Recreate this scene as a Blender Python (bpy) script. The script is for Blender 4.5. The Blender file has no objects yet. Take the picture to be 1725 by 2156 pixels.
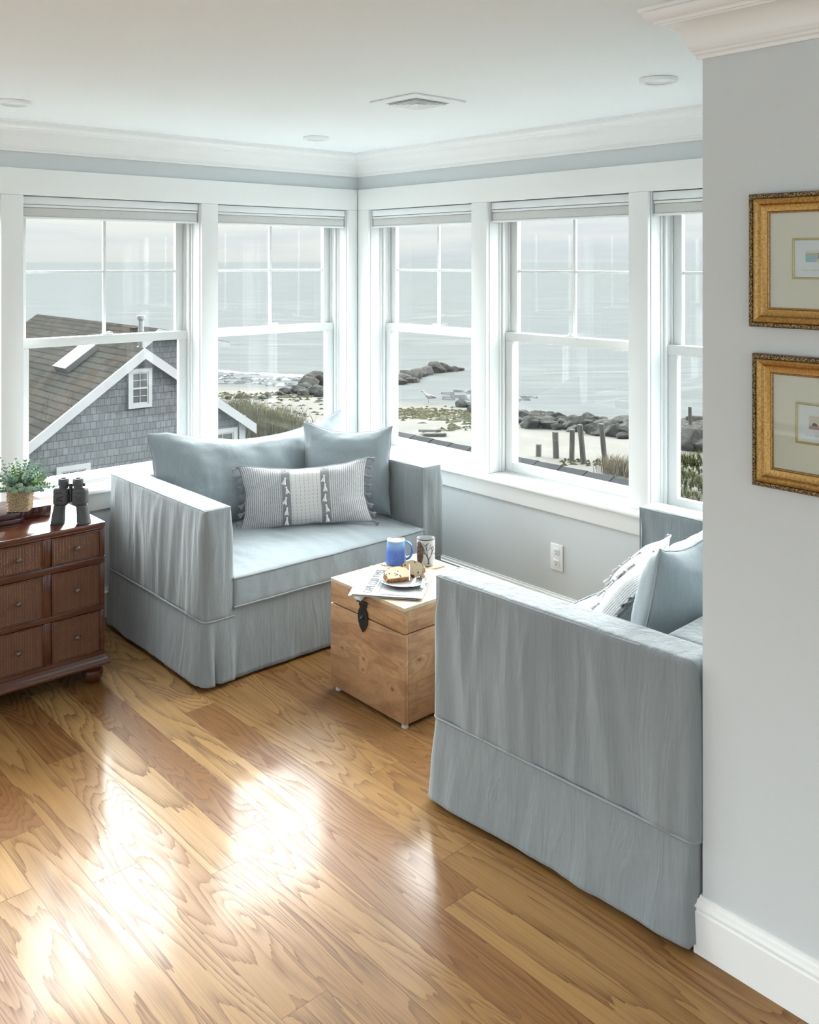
import bpy, bmesh, math, random
from mathutils import Vector, Matrix, noise
R=math.radians; PI=math.pi; sin=math.sin; cos=math.cos
SC=bpy.context.scene; COL=SC.collection
random.seed(7)
V=Vector
# ------------------------------------------------------------------ materials
class NT:
    def __init__(s,nt): s.nt=nt; s.L=nt.links
    def n(s,t,ins=None,**p):
        nd=s.nt.nodes.new('ShaderNode'+t)
        for k,v in p.items(): setattr(nd,k,v)
        for k,v in (ins or {}).items():
            i=nd.inputs[k]
            if isinstance(v,bpy.types.NodeSocket): s.L.new(v,i)
            else:
                if isinstance(v,(tuple,list)) and i.type=='RGBA' and len(v)==3: v=(*v,1)
                i.default_value=v
        return nd
    def m(s,op,a,b=0.0,c=0.0,clamp=False):
        return s.n('Math',{0:a,1:b,2:c},operation=op,use_clamp=clamp).outputs[0]
    def pos(s): return s.n('NewGeometry').outputs['Position']
    def obj(s): return s.n('TexCoord').outputs['Object']
    def uv(s): return s.n('TexCoord').outputs['UV']
    def sep(s,v): return s.n('SeparateXYZ',{0:v}).outputs
    def comb(s,x,y,z): return s.n('CombineXYZ',{0:x,1:y,2:z}).outputs[0]
    def scale(s,v,sc): return s.n('VectorMath',{0:v,1:sc},operation='MULTIPLY').outputs[0]
    def noise(s,v,sc=1,det=2,rough=.5,dist=0): return s.n('TexNoise',{'Vector':v,'Scale':sc,'Detail':det,'Roughness':rough,'Distortion':dist}).outputs[0]
    def ramp(s,f,a,b,inv=False):
        lo,hi=(1.0,0.0) if inv else (0.0,1.0)
        return s.n('MapRange',{0:f,1:a,2:b,3:lo,4:hi},clamp=True).outputs[0]
    def mix(s,f,a,b,bt='MIX'):
        nd=s.n('Mix',data_type='RGBA',blend_type=bt)
        for k,v in ((0,f),(6,a),(7,b)):
            i=nd.inputs[k]
            if isinstance(v,bpy.types.NodeSocket): s.L.new(v,i)
            else: i.default_value=(*v,1) if isinstance(v,tuple) and len(v)==3 else v
        return nd.outputs[2]
    def bump(s,h,st=.3,d=.01,nrm=None):
        ins={'Height':h,'Strength':st,'Distance':d}
        if nrm is not None: ins['Normal']=nrm
        return s.n('Bump',ins).outputs[0]
def mat(name,fn=None,col=(.8,.8,.8),rough=.5,**kw):
    m=bpy.data.materials.new(name); m.use_nodes=True
    nt=m.node_tree; b=nt.nodes['Principled BSDF']; g=NT(nt)
    b.inputs['Base Color'].default_value=(*col,1); b.inputs['Roughness'].default_value=rough
    for k,v in kw.items():
        k=k.replace('_',' '); b.inputs[k].default_value=v
    if fn:
        r=fn(g) or {}
        for k,v in r.items():
            if isinstance(v,bpy.types.NodeSocket): g.L.new(v,b.inputs[k])
            else: b.inputs[k].default_value=(*v,1) if isinstance(v,tuple) and len(v)==3 else v
    return m
def paint(col,amp=.04,rough=.5,bs=.03):
    def f(g):
        p=g.pos(); n1=g.noise(p,1.3,3); n2=g.noise(p,260,2)
        return {'Base Color':g.mix(n1,tuple(c*(1-amp) for c in col),tuple(c*(1+amp) for c in col)),'Normal':g.bump(n2,bs,.002)}
    return f
def MM(name,col,rough=.5,amp=.05,bs=.03,**kw): return mat(name,paint(col,amp,rough,bs),rough=rough,**kw)
M={}
M['wall']=MM('wall_paint',(.59,.635,.652),.55,.02)
M['ceil']=MM('ceiling_paint',(.83,.875,.885),.7,.015)
M['trim']=MM('white_trim_paint',(.82,.84,.835),.32,.015,.01)
M['vinyl']=MM('white_vinyl',(.72,.74,.735),.35,.015,.01)
M['blindf']=mat('blind_fabric',lambda g:{'Base Color':g.mix(g.noise(g.scale(g.pos(),(40,40,900)),1,2),(.52,.53,.52),(.68,.69,.68))},rough=.8)
M['plastic']=MM('white_plastic',(.80,.84,.85),.3,.01,.01)
M['slot']=MM('dark_slot',(.03,.03,.03),.6)
M['black']=MM('black_iron',(.012,.012,.014),.4,.3,.2)
M['rubber']=MM('binocular_rubber',(.050,.058,.062),.55,.1,.2)
M['rubber2']=MM('binocular_black',(.015,.017,.02),.3,.1,.05)
M['glassdark']=MM('dark_lens',(.01,.015,.02),.05,.1,0)
M['chrome']=MM('steel',(.75,.76,.77),.18,.02,0,Metallic=1.0)
M['brass']=MM('antique_brass',(.16,.135,.11),.4,.2,.1,Metallic=1.0)
def wood_dark(g):
    p=g.pos(); n=g.noise(g.scale(p,(4,30,40)),1,3)
    return {'Base Color':g.mix(n,(.040,.011,.006),(.095,.027,.013)),'Roughness':g.ramp(n,0,1) if 0 else .16}
M['mahog']=mat('mahogany',wood_dark,rough=.16,Coat_Weight=.6,Coat_Roughness=.08)
M['espresso']=mat('dark_cherry',lambda g:{'Base Color':g.mix(g.noise(g.scale(g.pos(),(6,40,40)),1,3),(.022,.006,.006),(.06,.015,.012))},rough=.12,Coat_Weight=.5,Coat_Roughness=.05)
def cane(g):
    x,y,z=g.sep(g.pos()); u=g.m('MULTIPLY',x,165.0); v=g.m('MULTIPLY',z,200.0)
    col=g.m('FLOOR',u); par=g.m('MODULO',g.m('ABSOLUTE',col),2.0)
    sgn=g.m('SUBTRACT',g.m('MULTIPLY',par,2.0),1.0)
    fu=g.m('SUBTRACT',u,col)
    w=g.m('FRACT',g.m('ADD',v,g.m('MULTIPLY',fu,sgn)))
    h=g.m('SINE',g.m('MULTIPLY',w,PI)); hh=g.m('MULTIPLY',h,g.m('SINE',g.m('MULTIPLY',fu,PI)))
    n=g.noise(g.scale(g.pos(),(60,60,12)),1,3)
    c=g.mix(hh,(.030,.011,.006),(.25,.098,.042)); c=g.mix(g.m('MULTIPLY',g.ramp(n,.4,.8),.45),c,(.06,.022,.011))
    return {'Base Color':c,'Normal':g.bump(hh,.8,.0015)}
M['cane']=mat('cane_weave',cane,rough=.42)
def fabric(col,vert=True,crease=.5):
    def f(g):
        p=g.obj(); w=g.n('TexWave',{'Vector':p,'Scale':260.0,'Distortion':1.5,'Detail':1.0},bands_direction='Z').outputs[1]
        fib=g.noise(g.scale(p,(900,900,260)),1,2)
        slub=g.noise(g.scale(p,(170,170,14)),1,3)
        cr=g.noise(g.scale(p,(17,17,2.6)) if vert else g.scale(p,(9,9,9)),1,5,.55,.9)
        big=g.noise(p,3,2)
        c=g.mix(g.ramp(slub,.25,.75),tuple(a*.93 for a in col),tuple(a*1.07 for a in col))
        c=g.mix(g.ramp(big,.2,.8),c,g.mix(.5,c,(col[0]*1.08,col[1]*1.04,col[2]*1.02)))
        n=g.bump(cr,crease,.03); n=g.bump(slub,.12,.0015,n); n=g.bump(fib,.3,.0008,n)
        return {'Base Color':c,'Normal':n}
    return f
FC=(.198,.226,.240)
M['slip']=mat('blue_grey_linen_slipcover',fabric(FC,True,.30),rough=.85,Sheen_Weight=.35,Sheen_Roughness=.45)
M['cush']=mat('blue_grey_linen_cushion',fabric((.225,.268,.290),False,.14),rough=.85,Sheen_Weight=.35,Sheen_Roughness=.45)
M['pipe']=mat('linen_piping',fabric((.24,.27,.283),False,.1),rough=.85)
M['greycord']=mat('grey_cord',fabric((.23,.24,.26),False,.3),rough=.9)
M['whitecord']=mat('white_cotton',fabric((.60,.60,.595),False,.3),rough=.9)
def stripe(g):
    u,v,_=g.sep(g.uv())   # u,v in 0..1
    uu=g.m('ADD',u,g.m('MULTIPLY',g.m('SUBTRACT',g.noise(g.scale(g.uv(),(4,4,1)),1,2),.5),.012))
    d=g.m('ABSOLUTE',g.m('SUBTRACT',uu,.5))
    s1=g.m('SINE',g.m('MULTIPLY',uu,2*PI*58)); st=g.ramp(s1,-.1,.5)
    nn=g.noise(g.scale(g.uv(),(260,26,1)),1,2)
    side=g.mix(st,(.25,.258,.27),(.56,.57,.58)); side=g.mix(g.ramp(nn,.45,.8),side,(.48,.49,.50))
    band=g.mix(g.noise(g.scale(g.uv(),(90,90,1)),1,2),(.20,.205,.22),(.27,.275,.29))
    dash=g.m('GREATER_THAN',g.m('SINE',g.m('MULTIPLY',v,2*PI*17)),-.1)
    ln=g.m('GREATER_THAN',g.m('SINE',g.m('MULTIPLY',uu,2*PI*31)),.93)
    mid=g.mix(g.m('MULTIPLY',dash,ln),(.58,.58,.575),(.26,.26,.27))
    c=g.mix(g.m('LESS_THAN',d,.185),side,band); c=g.mix(g.m('LESS_THAN',d,.115),c,mid)
    return {'Base Color':c,'Normal':g.bump(g.noise(g.scale(g.uv(),(300,150,1)),1,2),.25,.001)}
M['stripe']=mat('striped_cotton',stripe,rough=.9)
def oak(g):
    x,y,z=g.sep(g.pos()); W=.133
    xs=g.m('DIVIDE',x,W); bi=g.m('FLOOR',xs); fx=g.m('SUBTRACT',xs,bi)
    r1=g.n('TexWhiteNoise',{'W':bi},noise_dimensions='1D').outputs[0]
    ys=g.m('DIVIDE',g.m('ADD',y,g.m('MULTIPLY',r1,5.0)),1.45); bj=g.m('FLOOR',ys); fy=g.m('SUBTRACT',ys,bj)
    idv=g.comb(bi,bj,3.0); wn=g.n('TexWhiteNoise',{'Vector':idv},noise_dimensions='3D'); rc=wn.outputs[1]; r,gg,b=g.sep(rc)
    gx=g.m('ADD',g.m('MULTIPLY',x,7.5),g.m('MULTIPLY',r,40.0)); gy=g.m('ADD',g.m('MULTIPLY',y,1.15),g.m('MULTIPLY',gg,40.0))
    base=g.comb(gx,gy,g.m('MULTIPLY',b,30.0))
    nz=g.noise(base,.55,2.0,.5,.5)
    jag=g.noise(g.scale(g.comb(gx,gy,0.0),(9,3.2,1)),1,2)
    rr=g.m('ADD',g.m('MULTIPLY',nz,g.m('ADD',11.0,g.m('MULTIPLY',gg,26.0))),g.m('MULTIPLY',jag,.75))
    ring=g.m('FRACT',rr)
    line=g.m('POWER',ring,2.2)
    pores=g.noise(g.comb(g.m('MULTIPLY',gx,60.0),g.m('MULTIPLY',gy,7.0),b),1,2,.6)
    fiber=g.noise(g.comb(g.m('MULTIPLY',gx,22.0),g.m('MULTIPLY',gy,1.6),b),1,3,.6)
    lightc=g.mix(r,(.27,.145,.050),(.38,.225,.090)); lightc=g.mix(g.m('POWER',gg,3.0),lightc,(.20,.09,.030))
    darkc=g.mix(b,(.075,.028,.009),(.13,.052,.016))
    c=g.mix(g.m('MULTIPLY',line,g.ramp(pores,.3,.62)),lightc,darkc)
    c=g.mix(g.m('MULTIPLY',g.ramp(fiber,.45,.75),.35),c,darkc)
    e1=g.m('MINIMUM',fx,g.m('SUBTRACT',1.0,fx)); e2=g.m('MULTIPLY',g.m('MINIMUM',fy,g.m('SUBTRACT',1.0,fy)),11.4)
    ed=g.m('MINIMUM',e1,e2); gr=g.ramp(ed,.002,.010)
    c=g.mix(gr,(.11,.05,.02),c)
    h=g.m('ADD',g.m('MULTIPLY',gr,1.0),g.m('MULTIPLY',line,-.12))
    wav=g.noise(g.pos(),2.2,1)
    n=g.bump(h,.35,.0012); n=g.bump(wav,.10,.01,n)
    return {'Base Color':c,'Normal':n,'Roughness':g.m('ADD',.32,g.m('MULTIPLY',line,.2))}
M['oak']=mat('oak_planks',oak,rough=.2,Coat_Weight=.20,Coat_Roughness=.13,Coat_IOR=1.45,Specular_IOR_Level=.18)
def mango(col1,col2,dark,axis,saw=0,pl=.20,knots=()):
    def f(g):
        p=g.obj(); x,y,z=g.sep(p); s={'y':(16,3.0,16),'x':(3.0,16,16)}[axis]
        pi=g.m('FLOOR',g.m('DIVIDE',z,pl)) if saw<2 else g.m('FLOOR',g.m('DIVIDE',x,.16))
        off=g.n('TexWhiteNoise',{'W':pi},noise_dimensions='1D').outputs[1]
        q=g.n('VectorMath',{0:g.scale(p,s),1:g.scale(off,(20,20,20))},operation='ADD').outputs[0]
        n=g.noise(q,.55,2,.5,.9)
        fal=0.0
        for (ku,kz,kr) in knots:
            dd=g.m('SQRT',g.m('ADD',g.m('POWER',g.m('DIVIDE',g.m('SUBTRACT',y if axis=='y' else x,ku),kr*1.5),2.0),g.m('POWER',g.m('DIVIDE',g.m('SUBTRACT',z,kz),kr),2.0)))
            fal=g.m('ADD',fal,g.m('POWER',2.718,g.m('MULTIPLY',dd,-1.3)))
        if knots: n=g.m('ADD',n,g.m('MULTIPLY',fal,.55))
        r=g.m('SINE',g.m('MULTIPLY',n,34.0)); fib=g.noise(g.scale(q,(12,12,12)) ,1,3)
        blot=g.noise(g.scale(p,(9,5,9)),1,3,.6,.5)
        c=g.mix(g.ramp(n,.3,.7),col1,col2); c=g.mix(g.m('MULTIPLY',g.ramp(r,.2,1.0),.30),c,dark)
        c=g.mix(g.m('MULTIPLY',g.ramp(fib,.4,.8),.35),c,dark); c=g.mix(g.m('MULTIPLY',g.ramp(blot,.52,.75),.5),c,dark)
        h=fib
        if knots: c=g.mix(g.ramp(fal,.35,.95),c,(.11,.035,.015))
        if saw==1:
            sw=g.m('SINE',g.m('MULTIPLY',x if axis=='x' else y,900.0)); mk=g.ramp(g.noise(g.scale(p,(20,20,4)),1,3),.5,.65)
            c=g.mix(g.m('MULTIPLY',g.m('MULTIPLY',g.ramp(sw,.2,1.0),mk),.35),c,dark)
        return {'Base Color':c,'Normal':g.bump(h,.25,.002)}
    return f
M['mango']=mat('mango_wood_front',mango((.33,.175,.085),(.47,.285,.15),(.13,.058,.026),'y',knots=((.013,.190,.013),(.018,.145,.010),(-.16,.13,.020),(.15,.19,.012))),rough=.42)
M['mangox']=mat('mango_wood_side',mango((.36,.20,.10),(.47,.29,.155),(.15,.068,.03),'x',1,knots=((-.165,.243,.016),(.05,.12,.012))),rough=.5)
M['mangotop']=mat('mango_wood_top',mango((.47,.36,.24),(.56,.46,.33),(.38,.27,.165),'x',2),rough=.28)
M['coaster']=mat('bamboo_coaster',mango((.55,.40,.24),(.64,.49,.32),(.40,.27,.15),'x',2),rough=.4)
M['gold']=mat('gold_leaf',lambda g:{'Base Color':g.mix(g.ramp(g.noise(g.scale(g.pos(),(30,200,200)),1,3),.35,.7),(.50,.31,.10),(.30,.165,.05)),'Normal':g.bump(g.noise(g.pos(),120,3),.12,.002)},rough=.38,Metallic=.75)
M['fillet']=mat('gilt_fillet',lambda g:{'Base Color':g.mix(g.noise(g.pos(),200,2),(.30,.24,.07),(.55,.45,.18))},rough=.4,Metallic=.6)
def orn(g):
    p=g.pos(); v=g.n('TexVoronoi',{'Vector':p,'Scale':260.0}).outputs[0]
    return {'Base Color':g.mix(g.ramp(v,.25,.6),(.40,.27,.10),(.045,.028,.014)),'Normal':g.bump(v,-.9,.003)}
M['orn']=mat('ornate_rim',orn,rough=.45,Metallic=.4)
M['matb']=MM('cream_mat_board',(.60,.585,.50),.8,.02)
M['paperw']=MM('print_paper',(.60,.64,.66),.8,.02)
M['ink']=MM('ink',(.05,.05,.055),.7)
M['inkg']=MM('grey_ink',(.09,.09,.10),.8)
M['news']=MM('newsprint',(.40,.405,.41),.8,.03)
M['newsy']=MM('newsprint_cream',(.42,.40,.30),.8,.05)
def ntext(g):
    u,v,_=g.sep(g.uv()); rows=g.m('FRACT',g.m('MULTIPLY',v,1.0)); ln=g.m('GREATER_THAN',g.m('FRACT',g.m('MULTIPLY',v,250.0)),.5)
    wd=g.m('GREATER_THAN',g.noise(g.scale(g.uv(),(420,250,1)),1,1),.47)
    return {'Base Color':g.mix(g.m('MULTIPLY',ln,wd),(.38,.38,.385),(.10,.10,.105))}
M['ntext']=mat('printed_columns',ntext,rough=.8)
M['nphoto']=mat('printed_photo',lambda g:{'Base Color':g.mix(g.ramp(g.noise(g.pos(),160,3),.4,.6),(.20,.21,.23),(.62,.62,.62))},rough=.8)
M['china']=MM('white_porcelain',(.46,.47,.47),.12,.01,0)
M['cream']=MM('cream_glaze',(.45,.43,.36),.2,.02,0)
def blueg(g):
    x,y,z=g.sep(g.obj()); n=g.noise(g.scale(g.obj(),(60,60,14)),1,2); t=g.ramp(g.m('ADD',z,g.m('MULTIPLY',n,.02)),.070,.092)
    c=g.mix(t,(.075,.155,.47),(.17,.33,.58)); sp=g.noise(g.obj(),420,2); c=g.mix(g.m('MULTIPLY',g.ramp(sp,.58,.7),.5),c,(.32,.48,.72))
    return {'Base Color':c}
M['blueg']=mat('blue_stoneware_glaze',blueg,rough=.22)
def hedge(g):
    v=g.n('TexVoronoi',{'Vector':g.obj(),'Scale':260.0},feature='DISTANCE_TO_EDGE').outputs[0]; n=g.noise(g.obj(),60,2)
    return {'Base Color':g.mix(g.ramp(v,.1,.3),(.05,.03,.02),g.mix(g.ramp(n,.4,.6),(.62,.36,.16),(.16,.09,.05)))}
M['hedge']=mat('copper_scale_print',hedge,rough=.3,Metallic=.3)
def cake(g):
    p=g.obj(); v=g.n('TexVoronoi',{'Vector':p,'Scale':70.0}).outputs[0]; rn=g.ramp(v,.22,.32,True); n=g.noise(p,220,3); sel=g.ramp(g.noise(p,38,1),.47,.53)
    c=g.mix(n,(.46,.37,.23),(.58,.50,.36)); return {'Base Color':g.mix(g.m('MULTIPLY',rn,sel),c,(.035,.015,.03)),'Normal':g.bump(n,.6,.003)}
M['crumb']=mat('cake_crumb',cake,rough=.85)
M['crust']=mat('cake_crust',lambda g:{'Base Color':g.mix(g.ramp(g.noise(g.obj(),130,3),.35,.65),(.13,.045,.012),(.47,.22,.07)),'Normal':g.bump(g.noise(g.obj(),200,3),.6,.003)},rough=.6)
M['icing']=MM('white_icing',(.8,.8,.78),.3)
M['rope']=mat('seagrass_rope',lambda g:{'Base Color':g.mix(g.ramp(g.noise(g.scale(g.pos(),(260,260,260)),1,3),.3,.7),(.22,.14,.07),(.60,.47,.30)),'Normal':g.bump(g.noise(g.pos(),500,2),.6,.002)},rough=.85)
def leafm(a,b,e):
    def f(g):
        i=g.n('NewGeometry').outputs['Random Per Island']; u,v,_=g.sep(g.uv()); c=g.mix(i,a,b)
        return {'Base Color':g.mix(g.ramp(u,.72,.98),c,e)}
    return f
M['leaf']=mat('eucalyptus_leaf',leafm((.10,.20,.14),(.27,.38,.30),(.48,.57,.50)),rough=.6)
M['leafg']=mat('bright_green_leaf',leafm((.10,.20,.06),(.22,.33,.12),(.36,.46,.28)),rough=.55)
M['stem']=MM('plant_stem',(.16,.17,.08),.7)
# outdoors
def roofm(a,b,moss=.3,rh=.13,bw=.3):
    def f(g):
        br=g.n('TexBrick',{'Vector':g.uv(),'Color1':(0,0,0,1),'Color2':(1,1,1,1),'Mortar':(.5,.5,.5,1),'Scale':1.0,'Mortar Size':.006,'Mortar Smooth':.1,'Bias':0.0,'Brick Width':bw,'Row Height':rh}); br.offset=.5
        u,v,_=g.sep(g.uv()); fr=g.m('FRACT',g.m('DIVIDE',v,rh))
        c=g.mix(br.outputs[0],a,b); c=g.mix(g.ramp(fr,.0,.20,True),c,tuple(q*.2 for q in a))
        c=g.mix(g.m('MULTIPLY',br.outputs[1],.6),c,tuple(q*.35 for q in a))
        nn=g.noise(g.uv(),1.1,4); c=g.mix(g.m('MULTIPLY',g.ramp(nn,.52,.72),moss),c,(.085,.045,.017))
        n2=g.noise(g.uv(),60,2); c=g.mix(g.ramp(n2,.3,.9),c,tuple(q*.7 for q in a))
        return {'Base Color':c,'Normal':g.bump(fr,-.5,.02)}
    return f
M['roof']=mat('weathered_cedar_roof',roofm((.036,.035,.031),(.056,.053,.047),rh=.16),rough=.9,Specular_IOR_Level=0.0)
M['porch']=mat('grey_asphalt_shingles',roofm((.070,.073,.076),(.100,.104,.108),0,.14,.3),rough=.9,Specular_IOR_Level=0.0)
def shing(g):
    w=g.noise(g.scale(g.uv(),(9,1,1)),1,1); u,v,_=g.sep(g.uv()); vv=g.m('ADD',v,g.m('MULTIPLY',w,.018)); q=g.comb(u,vv,0.0)
    br=g.n('TexBrick',{'Vector':q,'Color1':(0,0,0,1),'Color2':(1,1,1,1),'Mortar':(0,0,0,1),'Scale':1.0,'Mortar Size':.004,'Mortar Smooth':0.0,'Brick Width':.115,'Row Height':.14}); br.offset=.43
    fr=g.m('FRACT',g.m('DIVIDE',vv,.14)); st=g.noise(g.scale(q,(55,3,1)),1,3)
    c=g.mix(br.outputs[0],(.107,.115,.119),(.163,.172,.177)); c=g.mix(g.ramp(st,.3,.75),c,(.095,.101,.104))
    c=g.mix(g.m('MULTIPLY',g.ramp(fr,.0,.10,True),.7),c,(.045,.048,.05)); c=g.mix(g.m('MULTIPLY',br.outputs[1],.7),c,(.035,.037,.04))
    return {'Base Color':c,'Normal':g.bump(fr,-.5,.02)}
M['shing']=mat('grey_cedar_shingles',shing,rough=.95,Specular_IOR_Level=0.0)
M['xtrim']=MM('exterior_white_paint',(.29,.297,.30),.6,.05)
M['xglass']=MM('dark_window_pane',(.07,.072,.072),.12,.2,0)
M['skyl']=MM('skylight_glass',(.07,.08,.088),.3,.02,0)
M['xdark']=MM('bronze_flashing',(.07,.07,.072),.5,.2)
M['galv']=MM('galvanised_pipe',(.16,.165,.165),.5,.25,Metallic=.3)
def sand(g):
    p=g.pos(); x,y,z=g.sep(p); n=g.noise(p,.5,5,.6); n2=g.noise(p,9,4,.7); wet=g.ramp(z,-4.555,-4.50,True)
    c=g.mix(g.ramp(n,.3,.7),(.084,.081,.074),(.102,.098,.089)); c=g.mix(g.m('MULTIPLY',g.ramp(n2,.55,.75),.35),c,(.050,.046,.037)); c=g.mix(wet,c,(.075,.073,.067))
    return {'Base Color':c,'Roughness':g.m('SUBTRACT',.95,g.m('MULTIPLY',wet,.55)),'Normal':g.bump(n2,.3,.05)}
M['sand']=mat('beach_sand',sand,rough=.9,Specular_IOR_Level=0.0)
def sea(g):
    p=g.pos(); x,y,z=g.sep(p)
    # wave direction is roughly parallel to the shore
    a=g.m('ADD',g.m('MULTIPLY',x,.62),g.m('MULTIPLY',y,.78)); b=g.m('SUBTRACT',g.m('MULTIPLY',x,.78),g.m('MULTIPLY',y,.62))
    q=g.comb(g.m('MULTIPLY',a,1.0),g.m('MULTIPLY',b,.22),0.0)
    w1=g.noise(q,.75,4,.6,.4); w2=g.noise(g.scale(q,(.16,.16,.16)),1,3,.55,.3); w3=g.noise(g.scale(q,(.012,.02,.02)),1,3)
    hh=g.m('ADD',w1,g.m('MULTIPLY',w2,2.0))
    c=g.mix(w3,(.069,.074,.0725),(.084,.087,.0845)); c=g.mix(g.ramp(w1,.36,.62),(.056,.060,.059),c); c=g.mix(g.ramp(w2,.40,.62),(.064,.068,.067),c)
    return {'Base Color':c,'Normal':g.bump(hh,.35,.25)}
M['sea']=mat('sea_water',sea,rough=.6,Specular_IOR_Level=.0)
M['foam']=MM('sea_foam',(.12,.123,.123),.7,.05,.4)
M['rock']=mat('grey_boulder',lambda g:{'Base Color':g.mix(g.ramp(g.noise(g.pos(),2.5,5,.6),.35,.7),(.026,.026,.024),(.066,.065,.060)),'Normal':g.bump(g.noise(g.pos(),6,5,.65),.7,.08)},rough=.95,Specular_IOR_Level=0.0)
M['post']=mat('weathered_timber',lambda g:{'Base Color':g.mix(g.ramp(g.noise(g.scale(g.pos(),(24,24,1.6)),1,4),.3,.7),(.050,.048,.042),(.105,.102,.094)),'Normal':g.bump(g.noise(g.scale(g.pos(),(30,30,2)),1,3),.6,.02)},rough=.95,Specular_IOR_Level=0.0)
M['weed']=mat('dried_seaweed',lambda g:{'Base Color':g.mix(g.noise(g.pos(),3,3),(.040,.040,.024),(.075,.072,.047))},rough=.95,Specular_IOR_Level=0.0)
M['dune']=mat('dune_grass',lambda g:{'Base Color':g.mix(g.n('NewGeometry').outputs['Random Per Island'],(.055,.055,.032),(.125,.117,.078))},rough=.8,Specular_IOR_Level=0.0)
M['dunes2']=mat('straw_grass',lambda g:{'Base Color':g.mix(g.n('NewGeometry').outputs['Random Per Island'],(.10,.085,.055),(.16,.145,.11))},rough=.8,Specular_IOR_Level=0.0)
M['shrub']=mat('shore_shrub_needles',lambda g:{'Base Color':g.mix(g.n('NewGeometry').outputs['Random Per Island'],(.028,.040,.016),(.075,.078,.036))},rough=.8,Specular_IOR_Level=0.0)
M['gullw']=MM('gull_white_feathers',(.24,.24,.24),.8); M['gullg']=MM('gull_grey_feathers',(.09,.09,.095),.8)
def glass():
    m=bpy.data.materials.new('window_glass'); m.use_nodes=True; nt=m.node_tree; nt.nodes.clear(); g=NT(nt)
    t=g.n('BsdfTransparent',{'Color':(.95,.965,.96,1)}); gl=g.n('BsdfGlossy',{'Roughness':.02,'Color':(1,1,1,1)}); fr=g.n('Fresnel',{'IOR':1.4}); bf=g.n('NewGeometry').outputs['Backfacing']; fo=g.m('MULTIPLY',fr.outputs[0],g.m('SUBTRACT',1.0,bf))
    mx=g.n('MixShader',{0:fo,1:t.outputs[0],2:gl.outputs[0]}); o=g.n('OutputMaterial',{0:mx.outputs[0]})
    return m
M['glass']=glass()
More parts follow.
